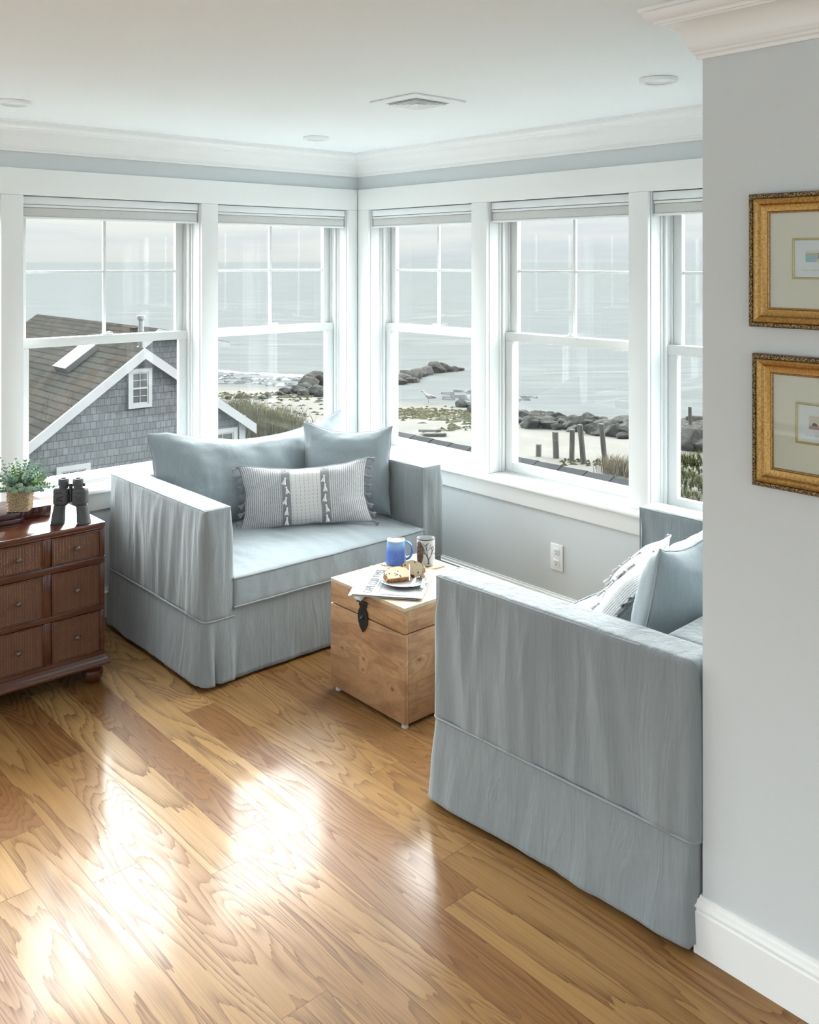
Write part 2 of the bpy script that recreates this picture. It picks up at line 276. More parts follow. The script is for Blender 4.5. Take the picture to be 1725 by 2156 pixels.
# ------------------------------------------------------------------ mesh builder
class MB:
    def __init__(s,X=None): s.bm=bmesh.new(); s.X=X; s.uvl=s.bm.loops.layers.uv.new('UVMap')
    def v(s,p):
        p=V(p)
        if s.X is not None: p=s.X@p
        return s.bm.verts.new(p)
    def face(s,vs,uv=None):
        try: f=s.bm.faces.new(vs)
        except ValueError: return None
        if uv:
            for l,q in zip(f.loops,uv): l[s.uvl].uv=q
        return f
    def poly(s,pts,uv=None): return s.face([s.v(p) for p in pts],uv)
    def quad(s,a,b,c,d,o=(0,0)):
        a,b,c,d=map(V,(a,b,c,d)); x=(b-a).normalized(); n=(b-a).cross(d-a).normalized(); y=n.cross(x)
        uv=[((p-a).dot(x)+o[0],(p-a).dot(y)+o[1]) for p in (a,b,c,d)]
        return s.poly([a,b,c,d],uv)
    def box(s,x0,x1,y0,y1,z0,z1,b=0):
        if b: return s.rbox(x0,x1,y0,y1,z0,z1,b,n=0,seg=1)
        P=[(x,y,z) for x in (x0,x1) for y in (y0,y1) for z in (z0,z1)]; vs=[s.v(p) for p in P]
        for f in ((0,1,3,2),(4,6,7,5),(0,4,5,1),(2,3,7,6),(0,2,6,4),(1,5,7,3)):
            fc=s.face([vs[i] for i in f]); 
            for l in fc.loops:
                c=l.vert.co; l[s.uvl].uv=(c.x+c.y,c.z)
        return s
    def rbox(s,x0,x1,y0,y1,z0,z1,r,n=8,seg=2,disp=None,step=None):
        c=V(((x0+x1)/2,(y0+y1)/2,(z0+z1)/2)); h=V(((x1-x0)/2,(y1-y0)/2,(z1-z0)/2)); r=min(r,*h)
        def cs(H):
            e=[H-r*(1-sin(PI/4*k/seg)/sin(PI/4)*1.0) if 0 else H-r+r*k/seg for k in range(seg+1)]
            m=max(1,int(2*(H-r)/step)) if step else max(1,n if n else 1)
            inn=[-(H-r)+2*(H-r)*i/m for i in range(m+1)]
            return [-v for v in reversed(e[1:])]+inn+e[1:]
        C=[cs(h[i]) for i in range(3)]; cache={}
        def vert(p):
            k=tuple(round(q,6) for q in p)
            if k in cache: return cache[k]
            q=V([max(-(h[i]-r),min(h[i]-r,p[i])) for i in range(3)]); d=V(p)-q; nn=d.normalized(); f=q+nn*r+c
            if disp: f=f+disp(f,nn)
            vv=s.v(f); cache[k]=vv; return vv
        for ax in range(3):
            a,b=[(1,2),(2,0),(0,1)][ax]
            for sg in (-1,1):
                for i in range(len(C[a])-1):
                    for j in range(len(C[b])-1):
                        q=[]
                        for (ii,jj) in ((i,j),(i+1,j),(i+1,j+1),(i,j+1)):
                            p=[0,0,0]; p[ax]=sg*h[ax]; p[a]=C[a][ii]; p[b]=C[b][jj]; q.append(vert(p))
                        if sg<0: q.reverse()
                        s.face(q)
        return s
    def ring(s,c,ax,r,n,ref=None):
        ax=V(ax).normalized(); ref=V(ref) if ref is not None else (V((0,0,1)) if abs(ax.z)<.9 else V((1,0,0)))
        u=ax.cross(ref).normalized(); w=ax.cross(u)
        return [s.v(V(c)+u*(r*cos(2*PI*i/n))+w*(r*sin(2*PI*i/n))) for i in range(n)]
    def skin(s,rings,cap=True,close=False):
        n=len(rings[0])
        for a,b in zip(rings,rings[1:]+([rings[0]] if close else [])):
            for i in range(n): s.face([a[i],a[(i+1)%n],b[(i+1)%n],b[i]])
        if cap and not close: s.face(list(reversed(rings[0]))); s.face(rings[-1])
    def cyl(s,p0,p1,r0,r1=None,n=16,cap=True):
        r1=r0 if r1 is None else r1; a=V(p1)-V(p0); s.skin([s.ring(p0,a,r0,n),s.ring(p1,a,r1,n)],cap); return s
    def tube(s,pts,r,n=6,closed=False):
        pts=[V(p) for p in pts]; rg=[]; N=len(pts); u=None
        for i,p in enumerate(pts):
            a=pts[(i+1)%N]-pts[i-1] if closed else pts[min(i+1,N-1)]-pts[max(i-1,0)]
            a.normalize()
            if u is None: u=a.cross(V((0,0,1)) if abs(a.z)<.9 else V((1,0,0))).normalized()
            else: u=(u-a*u.dot(a)).normalized()
            w=a.cross(u); rr=r(i/(N-1)) if callable(r) else r
            rg.append([s.v(p+u*(rr*cos(2*PI*k/n))+w*(rr*sin(2*PI*k/n))) for k in range(n)])
        s.skin(rg,True,closed); return s
    def lathe(s,prof,c,n=32,ax=(0,0,1),cap=True):
        a=V(ax).normalized(); s.skin([s.ring(V(c)+a*z,a,max(r,1e-4),n) for r,z in prof],cap); return s
    def prism(s,poly,w):      # poly: list of 3D points, w: extrude vector
        a=[s.v(p) for p in poly]; b=[s.v(V(p)+V(w)) for p in poly]; s.face(list(reversed(a))); s.face(b)
        for i in range(len(a)): s.face([a[i],a[(i+1)%len(a)],b[(i+1)%len(a)],b[i]])
        return s
    def build(s,name,m,parent=None,label=None,local=False,ang=35,smooth=True,tagd=None,kind=None):
        bm=s.bm; bmesh.ops.recalc_face_normals(bm,faces=bm.faces)
        for f in bm.faces: f.smooth=smooth
        for e in bm.edges:
            if len(e.link_faces)==2 and e.calc_face_angle(0)>R(ang): e.smooth=False
        me=bpy.data.meshes.new(name); bm.to_mesh(me); bm.free()
        for mm in (m if isinstance(m,list) else [m]): me.materials.append(mm)
        o=bpy.data.objects.new(name,me); COL.objects.link(o)
        if parent is not None:
            o.parent=parent
            if not local: me.transform(WM[parent.name].inverted())
            WM[o.name]=WM[parent.name].copy()
        elif not local:
            bb=[v.co for v in me.vertices]; lo=[min(v[i] for v in bb) for i in range(3)]; hi=[max(v[i] for v in bb) for i in range(3)]
            c=V(((lo[0]+hi[0])/2,(lo[1]+hi[1])/2,lo[2])); me.transform(Matrix.Translation(-c)); o.location=c; WM[o.name]=Matrix.Translation(c)
        if label: o['label']=label
        if kind: o['kind']=kind
        if tagd:
            o['label']=tagd[0]; o['category']=tagd[1]
            if len(tagd)>2: o['group']=tagd[2]
        return o
WM={}
def thing(name,label,cat,loc=(0,0,0),rz=0,group=None,kind=None):
    o=bpy.data.objects.new(name,None); COL.objects.link(o); o.location=loc; o.rotation_euler=(0,0,rz); o.empty_display_size=.1
    if kind: o['kind']=kind
    else: o['label']=label; o['category']=cat
    if group: o['group']=group
    WM[o.name]=Matrix.Translation(V(loc))@Matrix.Rotation(rz,4,'Z'); return o
def nz(x,y=0,z=0): return noise.noise(V((x,y,z)))
def frame(c,xd,up):
    x=V(xd).normalized(); z=x.cross(V(up)).normalized(); y=z.cross(x)   # x width, y up, z normal
    m=Matrix((x,y,z)).transposed().to_4x4(); m.translation=V(c); return m
# ------------------------------------------------------------------ room dimensions (metres)
XB=3.505; YA=4.41; XP=2.113; YC=1.257; ZC=2.392; XL=-3.0; YB=-3.2
ZH0,ZH1=2.06,2.184; ZS=.65; TH=.22
A_OP=[(-1.28,-.40),(-.345,.54),(.635,1.412),(1.512,2.434),(2.531,3.417)]
B_OP=[(4.292,3.427),(3.317,2.441),(2.34,1.46)]
st='structure'
MB().box(XL,XB+TH,YB,YA+TH,-.12,0).build('floor',M['oak'],kind=st,smooth=False)
MB().box(XL-.2,XB+TH,YB-.2,YA+TH,ZC,ZC+.15).build('ceiling',M['ceil'],kind=st,smooth=False)
w=MB(); w.box(XL,XB+TH,YA,YA+TH,0,ZS-.02); w.box(XL,XB+TH,YA,YA+TH,ZH0,ZC)
xs=[XL]+[q for ab in A_OP for q in ab]+[XB]
for i in range(0,len(xs),2): w.box(xs[i],xs[i+1] if i+1<len(xs)-0 else XB,YA,YA+TH,ZS-.02,ZH0)
w.build('wall_back',M['wall'],kind=st,smooth=False)
w=MB(); w.box(XB,XB+TH,YC-.2,YA,0,ZS-.02); w.box(XB,XB+TH,YC-.2,YA,ZH0,ZC)
ys=[YA,4.292,3.427,3.317,2.441,2.34,1.46,YC-.2]
for i in range(0,8,2): w.box(XB,XB+TH,ys[i+1],ys[i],ZS-.02,ZH0)
w.build('wall_right',M['wall'],kind=st,smooth=False)
MB().box(XP,XB,YC-.15,YC,0,ZC).build('wall_alcove',M['wall'],kind=st,smooth=False)
MB().box(XP,XP+.15,YB,YC-.15,0,ZC).build('wall_near',M['wall'],kind=st,smooth=False)
# rear of the room, behind the camera: broad openings added to let light in
w=MB()
w.box(XL-.2,XL,YB-.2,YA+TH,0,.35); w.box(XL-.2,XL,YB-.2,YA+TH,2.2,ZC)
for a,b in ((YB-.2,-2.6),(-.6,-.2),(1.8,2.2),(3.9,YA+TH)): w.box(XL-.2,XL,a,b,.35,2.2)
w.build('wall_left',M['wall'],kind=st,smooth=False)
w=MB(); w.box(XL,XP+.15,YB-.2,YB,0,.2); w.box(XL,XP+.15,YB-.2,YB,2.2,ZC)
for a,b in ((XL,-2.5),(-.6,-.3),(1.7,XP+.15)): w.box(a,b,YB-.2,YB,.2,2.2)
w.build('wall_rear',M['wall'],kind=st,smooth=False)
# mouldings swept along the room outline
PATH=[V((XL,YA)),V((XB,YA)),V((XB,YC)),V((XP,YC)),V((XP,YB))]
def nrm(i): d=(PATH[i+1]-PATH[i]).normalized(); return V((d.y,-d.x))
def miter(i):
    if i==0: return nrm(0)
    if i==len(PATH)-1: return nrm(i-1)
    a,b=nrm(i-1),nrm(i); m=a+b; return m/(1+a.dot(b))
def sweep(prof,i):
    b=MB(); r=[[],[]]
    for k,j in enumerate((i,i+1)):
        m=miter(j)
        for (o,z) in prof: r[k].append(b.v((PATH[j].x+m.x*o,PATH[j].y+m.y*o,z)))
    n=len(prof)
    for q in range(n): b.face([r[0][q],r[0][(q+1)%n],r[1][(q+1)%n],r[1][q]])
    b.face(r[0]); b.face(list(reversed(r[1]))); return b
cp=[(0,-.130),(.010,-.130),(.012,-.122),(.017,-.118),(.017,-.112),(.022,-.108),(.026,-.100)]
for k in range(8): t=k/7*PI/2; cp.append((.028+.050*(1-cos(t)),-.096+.052*sin(t)))
cp+=[(.080,-.040),(.086,-.040),(.088,-.034)]
for k in range(5): t=k/4*PI/2; cp.append((.090+.018*sin(t),-.032+.018*(1-cos(t))))
cp+=[(.108,-.010),(.116,-.009),(.116,0),(0,0)]
crown=[(o,ZC+z) for o,z in cp]
bp=[(0,0),(.016,0),(.016,.105),(.013,.109),(.013,.113),(.017,.117),(.017,.121),(.012,.126),(.010,.134),(.006,.139),(.005,.145),(0,.145)]
n_trim=1
for i in range(4):
    sweep(crown,i).build('trim_%d'%n_trim,M['trim'],kind=st,ang=22); n_trim+=1
    sweep(bp,i).build('baseboard_'+['back','right','alcove','near'][i],M['trim'],kind=st,ang=22)
# casings: one object per wall run: header, mullion boards, apron; stool separate
def casing(tr,ops,end0,end1):
    # tr(u,o,z): along wall u, out from wall o
    global n_trim
    def bx(b,u0,u1,o0,o1,z0,z1):
        P0=tr(min(u0,u1),o0); P1=tr(max(u0,u1),o1)
        b.box(min(P0[0],P1[0]),max(P0[0],P1[0]),min(P0[1],P1[1]),max(P0[1],P1[1]),z0,z1,.002)
    b=MB(); bx(b,end0,end1,0,.020,ZH0,ZH1)
    b.build('trim_%d'%n_trim,M['trim'],kind=st,ang=30); n_trim+=1
    us=[end0]+[q for ab in ops for q in ab]+[end1]
    for i in range(0,len(us),2):
        b=MB(); bx(b,us[i],us[i+1],0,.020,ZS,ZH0-.0005); b.build('trim_%d'%n_trim,M['trim'],kind=st,ang=30); n_trim+=1
    b=MB(); bx(b,end0,end1,0,.018,.535,.622); b.build('trim_%d'%n_trim,M['trim'],kind=st,ang=30); n_trim+=1
    # stool with rounded nosing + return into each opening
    b=MB(); P0=tr(end0,-.001); P1=tr(end1,.066)
    b.rbox(min(P0[0],P1[0]),max(P0[0],P1[0]),min(P0[1],P1[1]),max(P0[1],P1[1]),.622,ZS,.012,n=1,seg=4)
    for a,c in ops: bx(b,a+.001,c-.001,-.10,.0,.6305,ZS-.001)
    b.build('trim_%d'%n_trim,M['trim'],kind=st,ang=50); n_trim+=1
trA=lambda u,o:(u,YA-o); trB=lambda u,o:(XB-o,-u)
casing(trA,A_OP,XL+.001,XB-.021)
casing(trB,[(-a,-b) for a,b in B_OP],-YA+.021,-YC-.02)
# ------------------------------------------------------------------ windows
NW=[0]
where=['','','','in the window behind the dresser','in the corner window behind the far loveseat','in the corner window of the right wall','in the widest-looking middle window of the right wall','in the right wall window cut off by the near wall']
def window(tr,u0,u1,lab):
    NW[0]+=1; wn=thing('window_%d'%NW[0],'','',(*tr((u0+u1)/2,0),ZS),kind=st)
    def bx(b,a,c,o0,o1,z0,z1,bv=.0015):
        P0=tr(a,-o0); P1=tr(c,-o1)
        b.box(min(P0[0],P1[0]),max(P0[0],P1[0]),min(P0[1],P1[1]),max(P0[1],P1[1]),z0,z1,bv)
    j=MB(); t=.012
    bx(j,u0,u0+.004,.0,.085,ZS,ZH0); bx(j,u1-.004,u1,.0,.085,ZS,ZH0)
    for s,q in ((1,u0),(-1,u1)):
        bx(j,*sorted((q,q+s*.010)),.07,.085,ZS,ZH0); bx(j,*sorted((q,q+s*.022)),.085,.101,ZS-.01,ZH0)
        bx(j,*sorted((q,q+s*.014)),.101,.20,ZS-.01,ZH0); bx(j,*sorted((q,q+s*.024)),.133,.139,ZS-.01,ZH0); bx(j,*sorted((q,q+s*.026)),.178,.20,ZS-.01,ZH0)
    bx(j,u0+.022,u1-.022,.085,.20,ZH0-.03,ZH0); bx(j,u0,u1,.0995,.2,ZS-.02,ZS+.0045)
    j.build('window_frame',M['vinyl'],wn,ang=30)
    a,c=u0+.018,u1-.018
    b=MB(); sw=.049
    for q in ((a,a+sw),(c-sw,c)): bx(b,*q,.103,.131,ZS+.005,1.3345)
    bx(b,a+sw,c-sw,.1035,.1305,ZS+.005,.702); bx(b,a,c,.101,.133,1.335,1.379)
    lo=b.build('lower_sash',M['vinyl'],wn,ang=30)
    b=MB(); bx(b,a+.04,c-.04,.116,.119,.69,1.345,0); b.build('pane',M['glass'],lo)
    b=MB()
    for q in ((a,a+sw),(c-sw,c)): bx(b,*q,.142,.170,1.341,ZH0-.03)
    bx(b,a+sw,c-sw,.142,.170,1.341,1.377); bx(b,a+sw,c-sw,.142,.170,1.985,ZH0-.03)
    m=(u0+u1)/2
    up=b.build('upper_sash',M['vinyl'],wn,ang=30)
    b=MB(); bx(b,m-.0075,m+.0075,.149,.163,1.375,1.99); bx(b,a+sw,c-sw,.1495,.1625,1.693,1.706); b.build('muntin',M['vinyl'],up,ang=30)
    b=MB(); bx(b,a+.04,c-.04,.155,.158,1.37,2.0,0); b.build('pane',M['glass'],up)
    b=MB(); bx(b,m-.030,m+.030,.108,.128,1.379,1.385); P=tr(m,-.118); b.cyl((P[0],P[1],1.384),(P[0],P[1],1.394),.011,.009,12)
    Q=tr(m+.028,-.112); b.tube([(P[0],P[1],1.391),((P[0]+Q[0])/2,(P[1]+Q[1])/2,1.394),(Q[0],Q[1],1.389)],.004,6); b.build('sash_lock',M['plastic'],wn)
    # roller blind, inside mount: headrail + rolled-up shade
    bl=thing('roller_blind','white roller blind rolled up '+lab,'blind',(*tr(m,-.03),1.98),group='rolled-up blinds at the heads of the windows' )
    b=MB(); bx(b,u0+.008,u1-.008,.008,.055,2.021,2.056); b.build('headrail',M['plastic'],bl,ang=30)
    b=MB(); bx(b,u0+.009,u1-.009,.010,.053,2.006,2.0175); b.build('top_rail',M['plastic'],bl,ang=30)
    b=MB(); bx(b,u0+.010,u1-.010,.012,.050,1.963,2.0055,.006); b.build('shade_fabric',M['blindf'],bl)
    b=MB(); bx(b,u0+.009,u1-.009,.010,.052,1.953,1.9635,.003); b.build('bottom_rail',M['plastic'],bl)
LA=['in the far left window outside the photo','in a window left of the photo','in the window left of the dresser window','in the left wall window above the dresser','in the left wall window nearest the corner']
LB=['in the right wall window nearest the corner','in the right wall window overlooking the timber posts','in the right wall window beside the near wall edge']
for (a,c),l in zip(A_OP,LA): window(trA,a,c,l)
for (a,c),l in zip(B_OP,LB): window(trB,-a,-c,l)
# ------------------------------------------------------------------ ceiling fittings and outlet
for (x,y),l in (((1.28,3.825),'white recessed ceiling light at left edge above the dresser'),((2.81,3.885),'small white recessed ceiling light near the window corner'),((2.81,1.845),'white recessed ceiling light right of the air vent')):
    t=thing('recessed_light',l,'ceiling light',(x,y,ZC-.012),group='recessed ceiling lights')
    b=MB(); b.lathe([(.046,-.001),(.058,-.003),(.064,-.001),(.066,.011),(.044,.011)],(x,y,ZC-.012),40,cap=False); b.build('trim_ring',M['plastic'],t)
    b=MB(); b.lathe([(.0465,0),(.043,.0075),(.03,.009),(.001,.0095)],(x,y,ZC-.012),40,cap=False); b.build('baffle',M['ceil'],t)
t=thing('air_vent','square white ceiling air vent with stepped louvres','air vent',(2.485,2.745,ZC-.012))
def sqring(b,c,s0,z0,s1,z1):
    for k in range(4):
        a0,a1=PI/4+k*PI/2,PI/4+(k+1)*PI/2; r2=math.sqrt(2)
        P=lambda s,a,z:(c[0]+s*r2*cos(a),c[1]+s*r2*sin(a),z)
        b.poly([P(s0,a0,z0),P(s0,a1,z0),P(s1,a1,z1),P(s1,a0,z1)])
b=MB(); c=(2.485,2.745); sqring(b,c,.136,ZC-.001,.136,ZC-.007); sqring(b,c,.136,ZC-.007,.092,ZC-.009); sqring(b,c,.092,ZC-.009,.090,ZC-.001); b.build('vent_frame',M['plastic'],t,smooth=False)
for k,s in enumerate((.082,.064,.046,.026)):
    b=MB(); sqring(b,c,s,ZC-.016,s-.014,ZC-.004); sqring(b,c,s,ZC-.016,s-.002,ZC-.017); sqring(b,c,s-.002,ZC-.017,s-.016,ZC-.005); b.build('louvre',M['plastic'],t,smooth=False)
b=MB(); b.box(c[0]-.09,c[0]+.09,c[1]-.09,c[1]+.09,ZC-.002,ZC-.0005); b.build('duct_back',M['blindf'],t)
def outlet(X,lab):
    # local: plate in XZ plane facing -Y
    t=thing('wall_outlet',lab,'outlet',X.translation); WM[t.name]=Matrix.Translation(X.translation)
    b=MB(X); b.rbox(-.038,.038,-.006,0,-.064,.064,.003,n=2,seg=2); b.build('cover_plate',M['plastic'],t)
    for s in (-1,1):
        b=MB(X); b.rbox(-.017,.017,-.0085,-.004,s*.026-.0165,s*.026+.0165,.002,n=1,seg=2); rc=b.build('receptacle',M['plastic'],t)
        b=MB(X)
        for q in (-.0065,.0065): b.box(q-.0012,q+.0012,-.0092,-.0082,s*.026-.001,s*.026+.008)
        b.cyl((0,-.0092,s*.026-.008),(0,-.0082,s*.026-.008),.0028,n=10); b.build('slot',M['slot'],rc)
    b=MB(X); b.cyl((0,-.0075,0),(0,-.0055,0),.003,n=10); b.build('screw',M['plastic'],t)
outlet(Matrix.Translation((XB,2.865,.322))@Matrix.Rotation(-PI/2,4,'Z'),'white duplex outlet on the wall below the right window')
outlet(Matrix.Translation((1.755,YA,.36)),'white outlet half hidden between dresser and far loveseat')
# ------------------------------------------------------------------ loveseats
def sofa(loc,rz,lab,seed,grp='matching slipcovered loveseats'):
    W,D,H,AT=1.33,.92,.735,.125; zs=.275
    t=thing('loveseat',lab,'sofa',loc,rz,grp)
    fr=MB(); fr.box(.03,W-.03,.03,D-.03,.05,.30,.01); fr.build('base',M['slip'],t,local=True)
    def fold(p,n):
        # drape of the slipcover: vertical folds, strongest on vertical faces, none at the top seam
        top=min(1,max(0,(H-p.z)/.10)); a=abs(n.z)
        s=p.x*1.0+p.y*1.0
        f=nz(s*4.2,p.z*.9,seed)*.018+(.5-abs(nz(s*8+p.z*1.2,p.z*.8,seed+4)))*.024-.009+(.4-abs(nz(s*16+p.z*6*nz(s*1.5,2,seed),p.z*1.3,seed+9)))*.011
        g=nz(p.x*5,p.y*5,seed+p.z*3)*.001
        return n*(f*top*(1-a)+g)
    for k,(x0,x1) in enumerate(((0,AT),(W-AT,W))):
        b=MB(); b.rbox(x0,x1,0,D,zs-.005,H,.016,seg=3,disp=fold,step=.0125); arm=b.build('arm',M['slip'],t,local=True,ang=80)
        # felled seams round the top panel and down the front corners
        e=.004; pts=[]
        def seam(pp):
            b=MB(); out=[]
            for i in range(len(pp)-1):
                a,c=V(pp[i]),V(pp[i+1]); m=max(2,int((c-a).length/.02))
                for q in range(m): out.append(a.lerp(c,q/m))
            out.append(V(pp[-1])); out=[o+V((nz(o.x*9,o.y*9,seed)*.001,0,nz(o.x*8,o.y*8,seed+1)*.0025)) for o in out]
            b.tube(out,.0032,6); b.build('seam',M['pipe'],arm,local=True)
        seam([(x0+e,D-.01,H-.006),(x0+e,e,H-.006),(x1-e,e,H-.006),(x1-e,D-.16,H-.006)])
        for x in (x0+.006,x1-.006): seam([(x,.005,H-.01),(x,.006,zs)])
    b=MB(); b.rbox(AT-.002,W-AT+.002,D-.16,D,zs,H-.004,.02,seg=3,disp=fold,step=.025); b.build('back',M['slip'],t,local=True,ang=80)
    # seat cushion, crowned
    x0,x1,y0,y1,z0,z1=AT+.004,W-AT-.004,-.012,D-.165,.312,.437
    def crown_(p,n):
        u=(p.x-x0)/(x1-x0)*2-1; v=(p.y-y0)/(y1-y0)*2-1; o=V((0,0,0)); k=max(0,(1-u**4))*max(0,(1-v**4))
        if p.z>(z0+z1)/2+.03: o.z+=.034*k+nz(p.x*6,p.y*2.4,seed)*.006*k+(nz(p.x*22+p.y*4,p.y*5,seed)*.0035+abs(nz(p.x*11,p.y*3+3,seed))*-.004)*max(0,1-abs(v+.45))
        o.y+= n.y*(nz(p.x*9,p.z*8,seed)*.004+nz(p.x*26,p.z*9,seed)*.002)+(n.y*.008*(1-u**4) if n.y<0 else 0)
        o.z+=nz(p.x*3,1,seed)*.004
        return o
    b=MB(); b.rbox(x0,x1,y0,y1,z0,z1,.014,seg=3,disp=crown_,step=.0125); sc=b.build('seat_cushion',M['cush'],t,local=True,ang=80)
    for z in (z0+.004,z1-.004):
        out=[]
        P=[(x0,y1),(x0,y0),(x1,y0),(x1,y1)]
        for i in range(3):
            a,c=V((*P[i],z)),V((*P[i+1],z)); m=int((c-a).length/.02)
            for q in range(m): out.append(a.lerp(c,q/m))
        out.append(V((*P[3],z)))
        o2=[]
        for o in out:
            n=V((-1 if o.x<=x0+1e-6 else (1 if o.x>=x1-1e-6 else 0),-1 if o.y<=y0+1e-6 else 0,0)); d=crown_(o,n if n.length else V((0,-1,0))); o2.append(V((o.x+(.002*n.x-.003*n.x),o.y+d.y-.001*(n.y!=0) ,o.z+nz(o.x*3,1,seed)*.004)))
        b=MB(); b.tube(o2,.0042,6); b.build('piping',M['pipe'],sc,local=True)
    # skirt: closed drape round the perimeter with kick pleats at the corners
    per=[]; r=.02
    def arc(cx,cy,a0,a1,m=4):
        for k in range(m): 
            a=a0+(a1-a0)*k/m; per.append((cx+r*cos(a),cy+r*sin(a),cos(a),sin(a)))
    def line(a,c,n,stp=.0115):
        L=math.dist(a,c); m=int(L/stp)
        for k in range(m): per.append((a[0]+(c[0]-a[0])*k/m,a[1]+(c[1]-a[1])*k/m,*n))
    arc(r,r,PI,1.5*PI); line((r,0),(W-r,0),(0,-1)); arc(W-r,r,1.5*PI,2*PI); line((W,r),(W,D-r),(1,0)); arc(W-r,D-r,0,PI/2); line((W-r,D),(r,D),(0,1)); arc(r,D-r,PI/2,PI); line((0,D-r),(0,r),(-1,0))
    N=len(per); rows=16; b=MB(); G=[]
    pleats=[(.045,0),(W-.045,0),(.03,D),(W-.03,D)]
    for j in range(rows+1):
        z=zs+.004-(zs-.012)*j/rows; h=j/rows; ring=[]
        for i,(x,y,nx,ny) in enumerate(per):
            s=i*.0115
            f=.004+.020*h**1.2
            f+=h*(nz(s*3.2,h*.4,seed+20)*.022+nz(s*8.5,h*.8,seed+30)*.010)+(.3+.7*h)*nz(s*20,h*1.6,seed+40)*.004+nz(s*40,h*4,seed)*.0012
            if ny<-.9 and AT<x<W-AT: f-=.004+.018*h
            if ny>.5: f*=.25
            for (px,py) in pleats:
                d=abs(x-px) if abs(y-py)<.02 else 9
                if d<.03: f-=h**.6*.05*math.exp(-(d/.0075)**2)
            f=max(f,.003)
            zz=z
            if j==rows: zz=.022+nz(s*3,5,seed)*.006
            if ny<-.9 and AT+.01<x<W-AT-.01: zz=z+(.312-zs)*(1-h)
            ring.append(b.v((x+nx*f,y+ny*f,zz)))
        G.append(ring)
    for j in range(rows):
        for i in range(N): b.face([G[j][i],G[j][(i+1)%N],G[j+1][(i+1)%N],G[j+1][i]])
    sk=b.build('skirt',M['slip'],t,local=True,ang=80)
    md=sk.modifiers.new('thickness','SOLIDIFY'); md.thickness=.002; md.offset=-1
    b=MB(); pts=[V((x+nx*.006,y+ny*.006,zs+.004+nz(i*.05,3,seed)*.003)) for i,(x,y,nx,ny) in enumerate(per)]
    lo=[p for i,p in enumerate(pts) if not (AT+.02<p.x<W-AT-.02 and p.y<.02)]
    k0=next(i for i,p in enumerate(pts) if p.x>=W-AT-.02 and p.y<.02); pts=pts[k0:]+pts[:k0]; pts=[p for p in pts if not (AT+.02<p.x<W-AT-.02 and p.y<.02)]
    b.tube(pts,.0045,6); b.build('welt',M['pipe'],t,local=True)
    for x in (.10,W-.10):
        for y in (.10,D-.10): b=MB(); b.cyl((x,y,0),(x,y,.06),.025,.03,12); b.build('foot',M['espresso'],t,local=True)
    return t
sofa((1.88,3.365,0),0,'blue-grey slipcovered loveseat under the windows, behind the wooden trunk',3.1)
sofa((3.384,2.240,0),PI+.04,'blue-grey slipcovered loveseat in the foreground beside the grey wall',11.7)
# ------------------------------------------------------------------ cushions
def pillow(name,lab,c,xd,up,w,h,t,mt,seed=0,pinch=.07,sag=0,n=34,grp=None,pipem=None,wr=1.0,flop=0,cat='cushion',asx=1.0):
    X=frame(c,xd,up); T=thing(name,lab,cat,tuple(V(c)-X.to_3x3()@V((0,h/2,0))),0,grp)
    m=max(8,int(n*w/h)) if w>h else n
    def P(u,v,s):
        x=w/2*u*(1-pinch*(1-v*v)*abs(u)); y=h/2*v*(1-pinch*(1-u*u)*abs(v))
        k=max(0,(1-u**4)*(1-v**4)); z=s*t/2*(max(0,(1-u*u))**.42*max(0,(1-v*v))**.42*.65+.35*k*min(1,(1-u*u)*3)*min(1,(1-v*v)*3))
        edge=max(abs(u),abs(v))
        z+=s*wr*((nz(x*9,y*9,seed+s)*.012)*k+(nz(u*7+seed,v*7,seed)*.006+abs(nz(x*20,y*20,seed+s*3))*-.006)*min(1,k*2)*min(1,edge*1.3))
        if sag and v>0: y-=sag*v*v*max(0,1-((u-.12)/.95)**2 if abs(u-.12)<.95 else 0)
        y-=flop*abs(u)**3*(1 if v<0 else 0)
        x+=nz(v*3,seed,u)*.006*wr*abs(u); y+=nz(u*4,seed,v)*.006*wr*abs(v)
        return V((x,y,z))
    b=MB(X); g={}
    for s in (1,-1):
        for i in range(m+1):
            for j in range(n+1):
                u=sin(PI/2*(2*i/m-1)) ; v=sin(PI/2*(2*j/n-1))
                k=(i,j) if (i in (0,m) or j in (0,n)) else (i,j,s)
                if k not in g: g[k]=(b.v(P(u,v,s)),u,v)
        for i in range(m):
            for j in range(n):
                q=[g.get((a,c_,s)) or g[(a,c_)] for a,c_ in ((i,j),(i+1,j),(i+1,j+1),(i,j+1))]
                uv=[((e[1]+1)/2,(e[2]+1)/2) for e in q]; vs=[e[0] for e in q]
                if s<0: vs.reverse(); uv.reverse()
                b.face(vs,uv)
    b.build('cover',mt,T,ang=80)
    per=[P(2*i/m-1,-1,0) for i in range(m)]+[P(1,2*j/n-1,0) for j in range(n)]+[P(1-2*i/m,1,0) for i in range(m)]+[P(-1,1-2*j/n,0) for j in range(n)]
    b=MB(X); b.tube(per,.0038 if pipem is M['greycord'] else .0028,6,True); b.build('piping',pipem or M['pipe'],T)
    return T,X,P
pillow('back_cushion','long pale blue-grey back cushion on the far loveseat, against the windows',(2.57,4.075,.685),(1,.02,0),(0,.16,1),1.17,.50,.27,M['cush'],2,.04,.085,n=40)
pillow('throw_pillow','square blue-grey pillow in the corner of the far loveseat',(2.926,3.777,.685),(.31,-.36,0),(.12,.12,1),.47,.45,.17,M['cush'],5,.07,.03,grp='square blue-grey pillows')
pillow('back_cushion','large pale back cushion on the near loveseat, partly hidden by the wall',(2.93,1.60,.70),(-1,-.04,0),(0,-.28,1),.60,.54,.24,M['cush'],8,.05,.03,n=36)
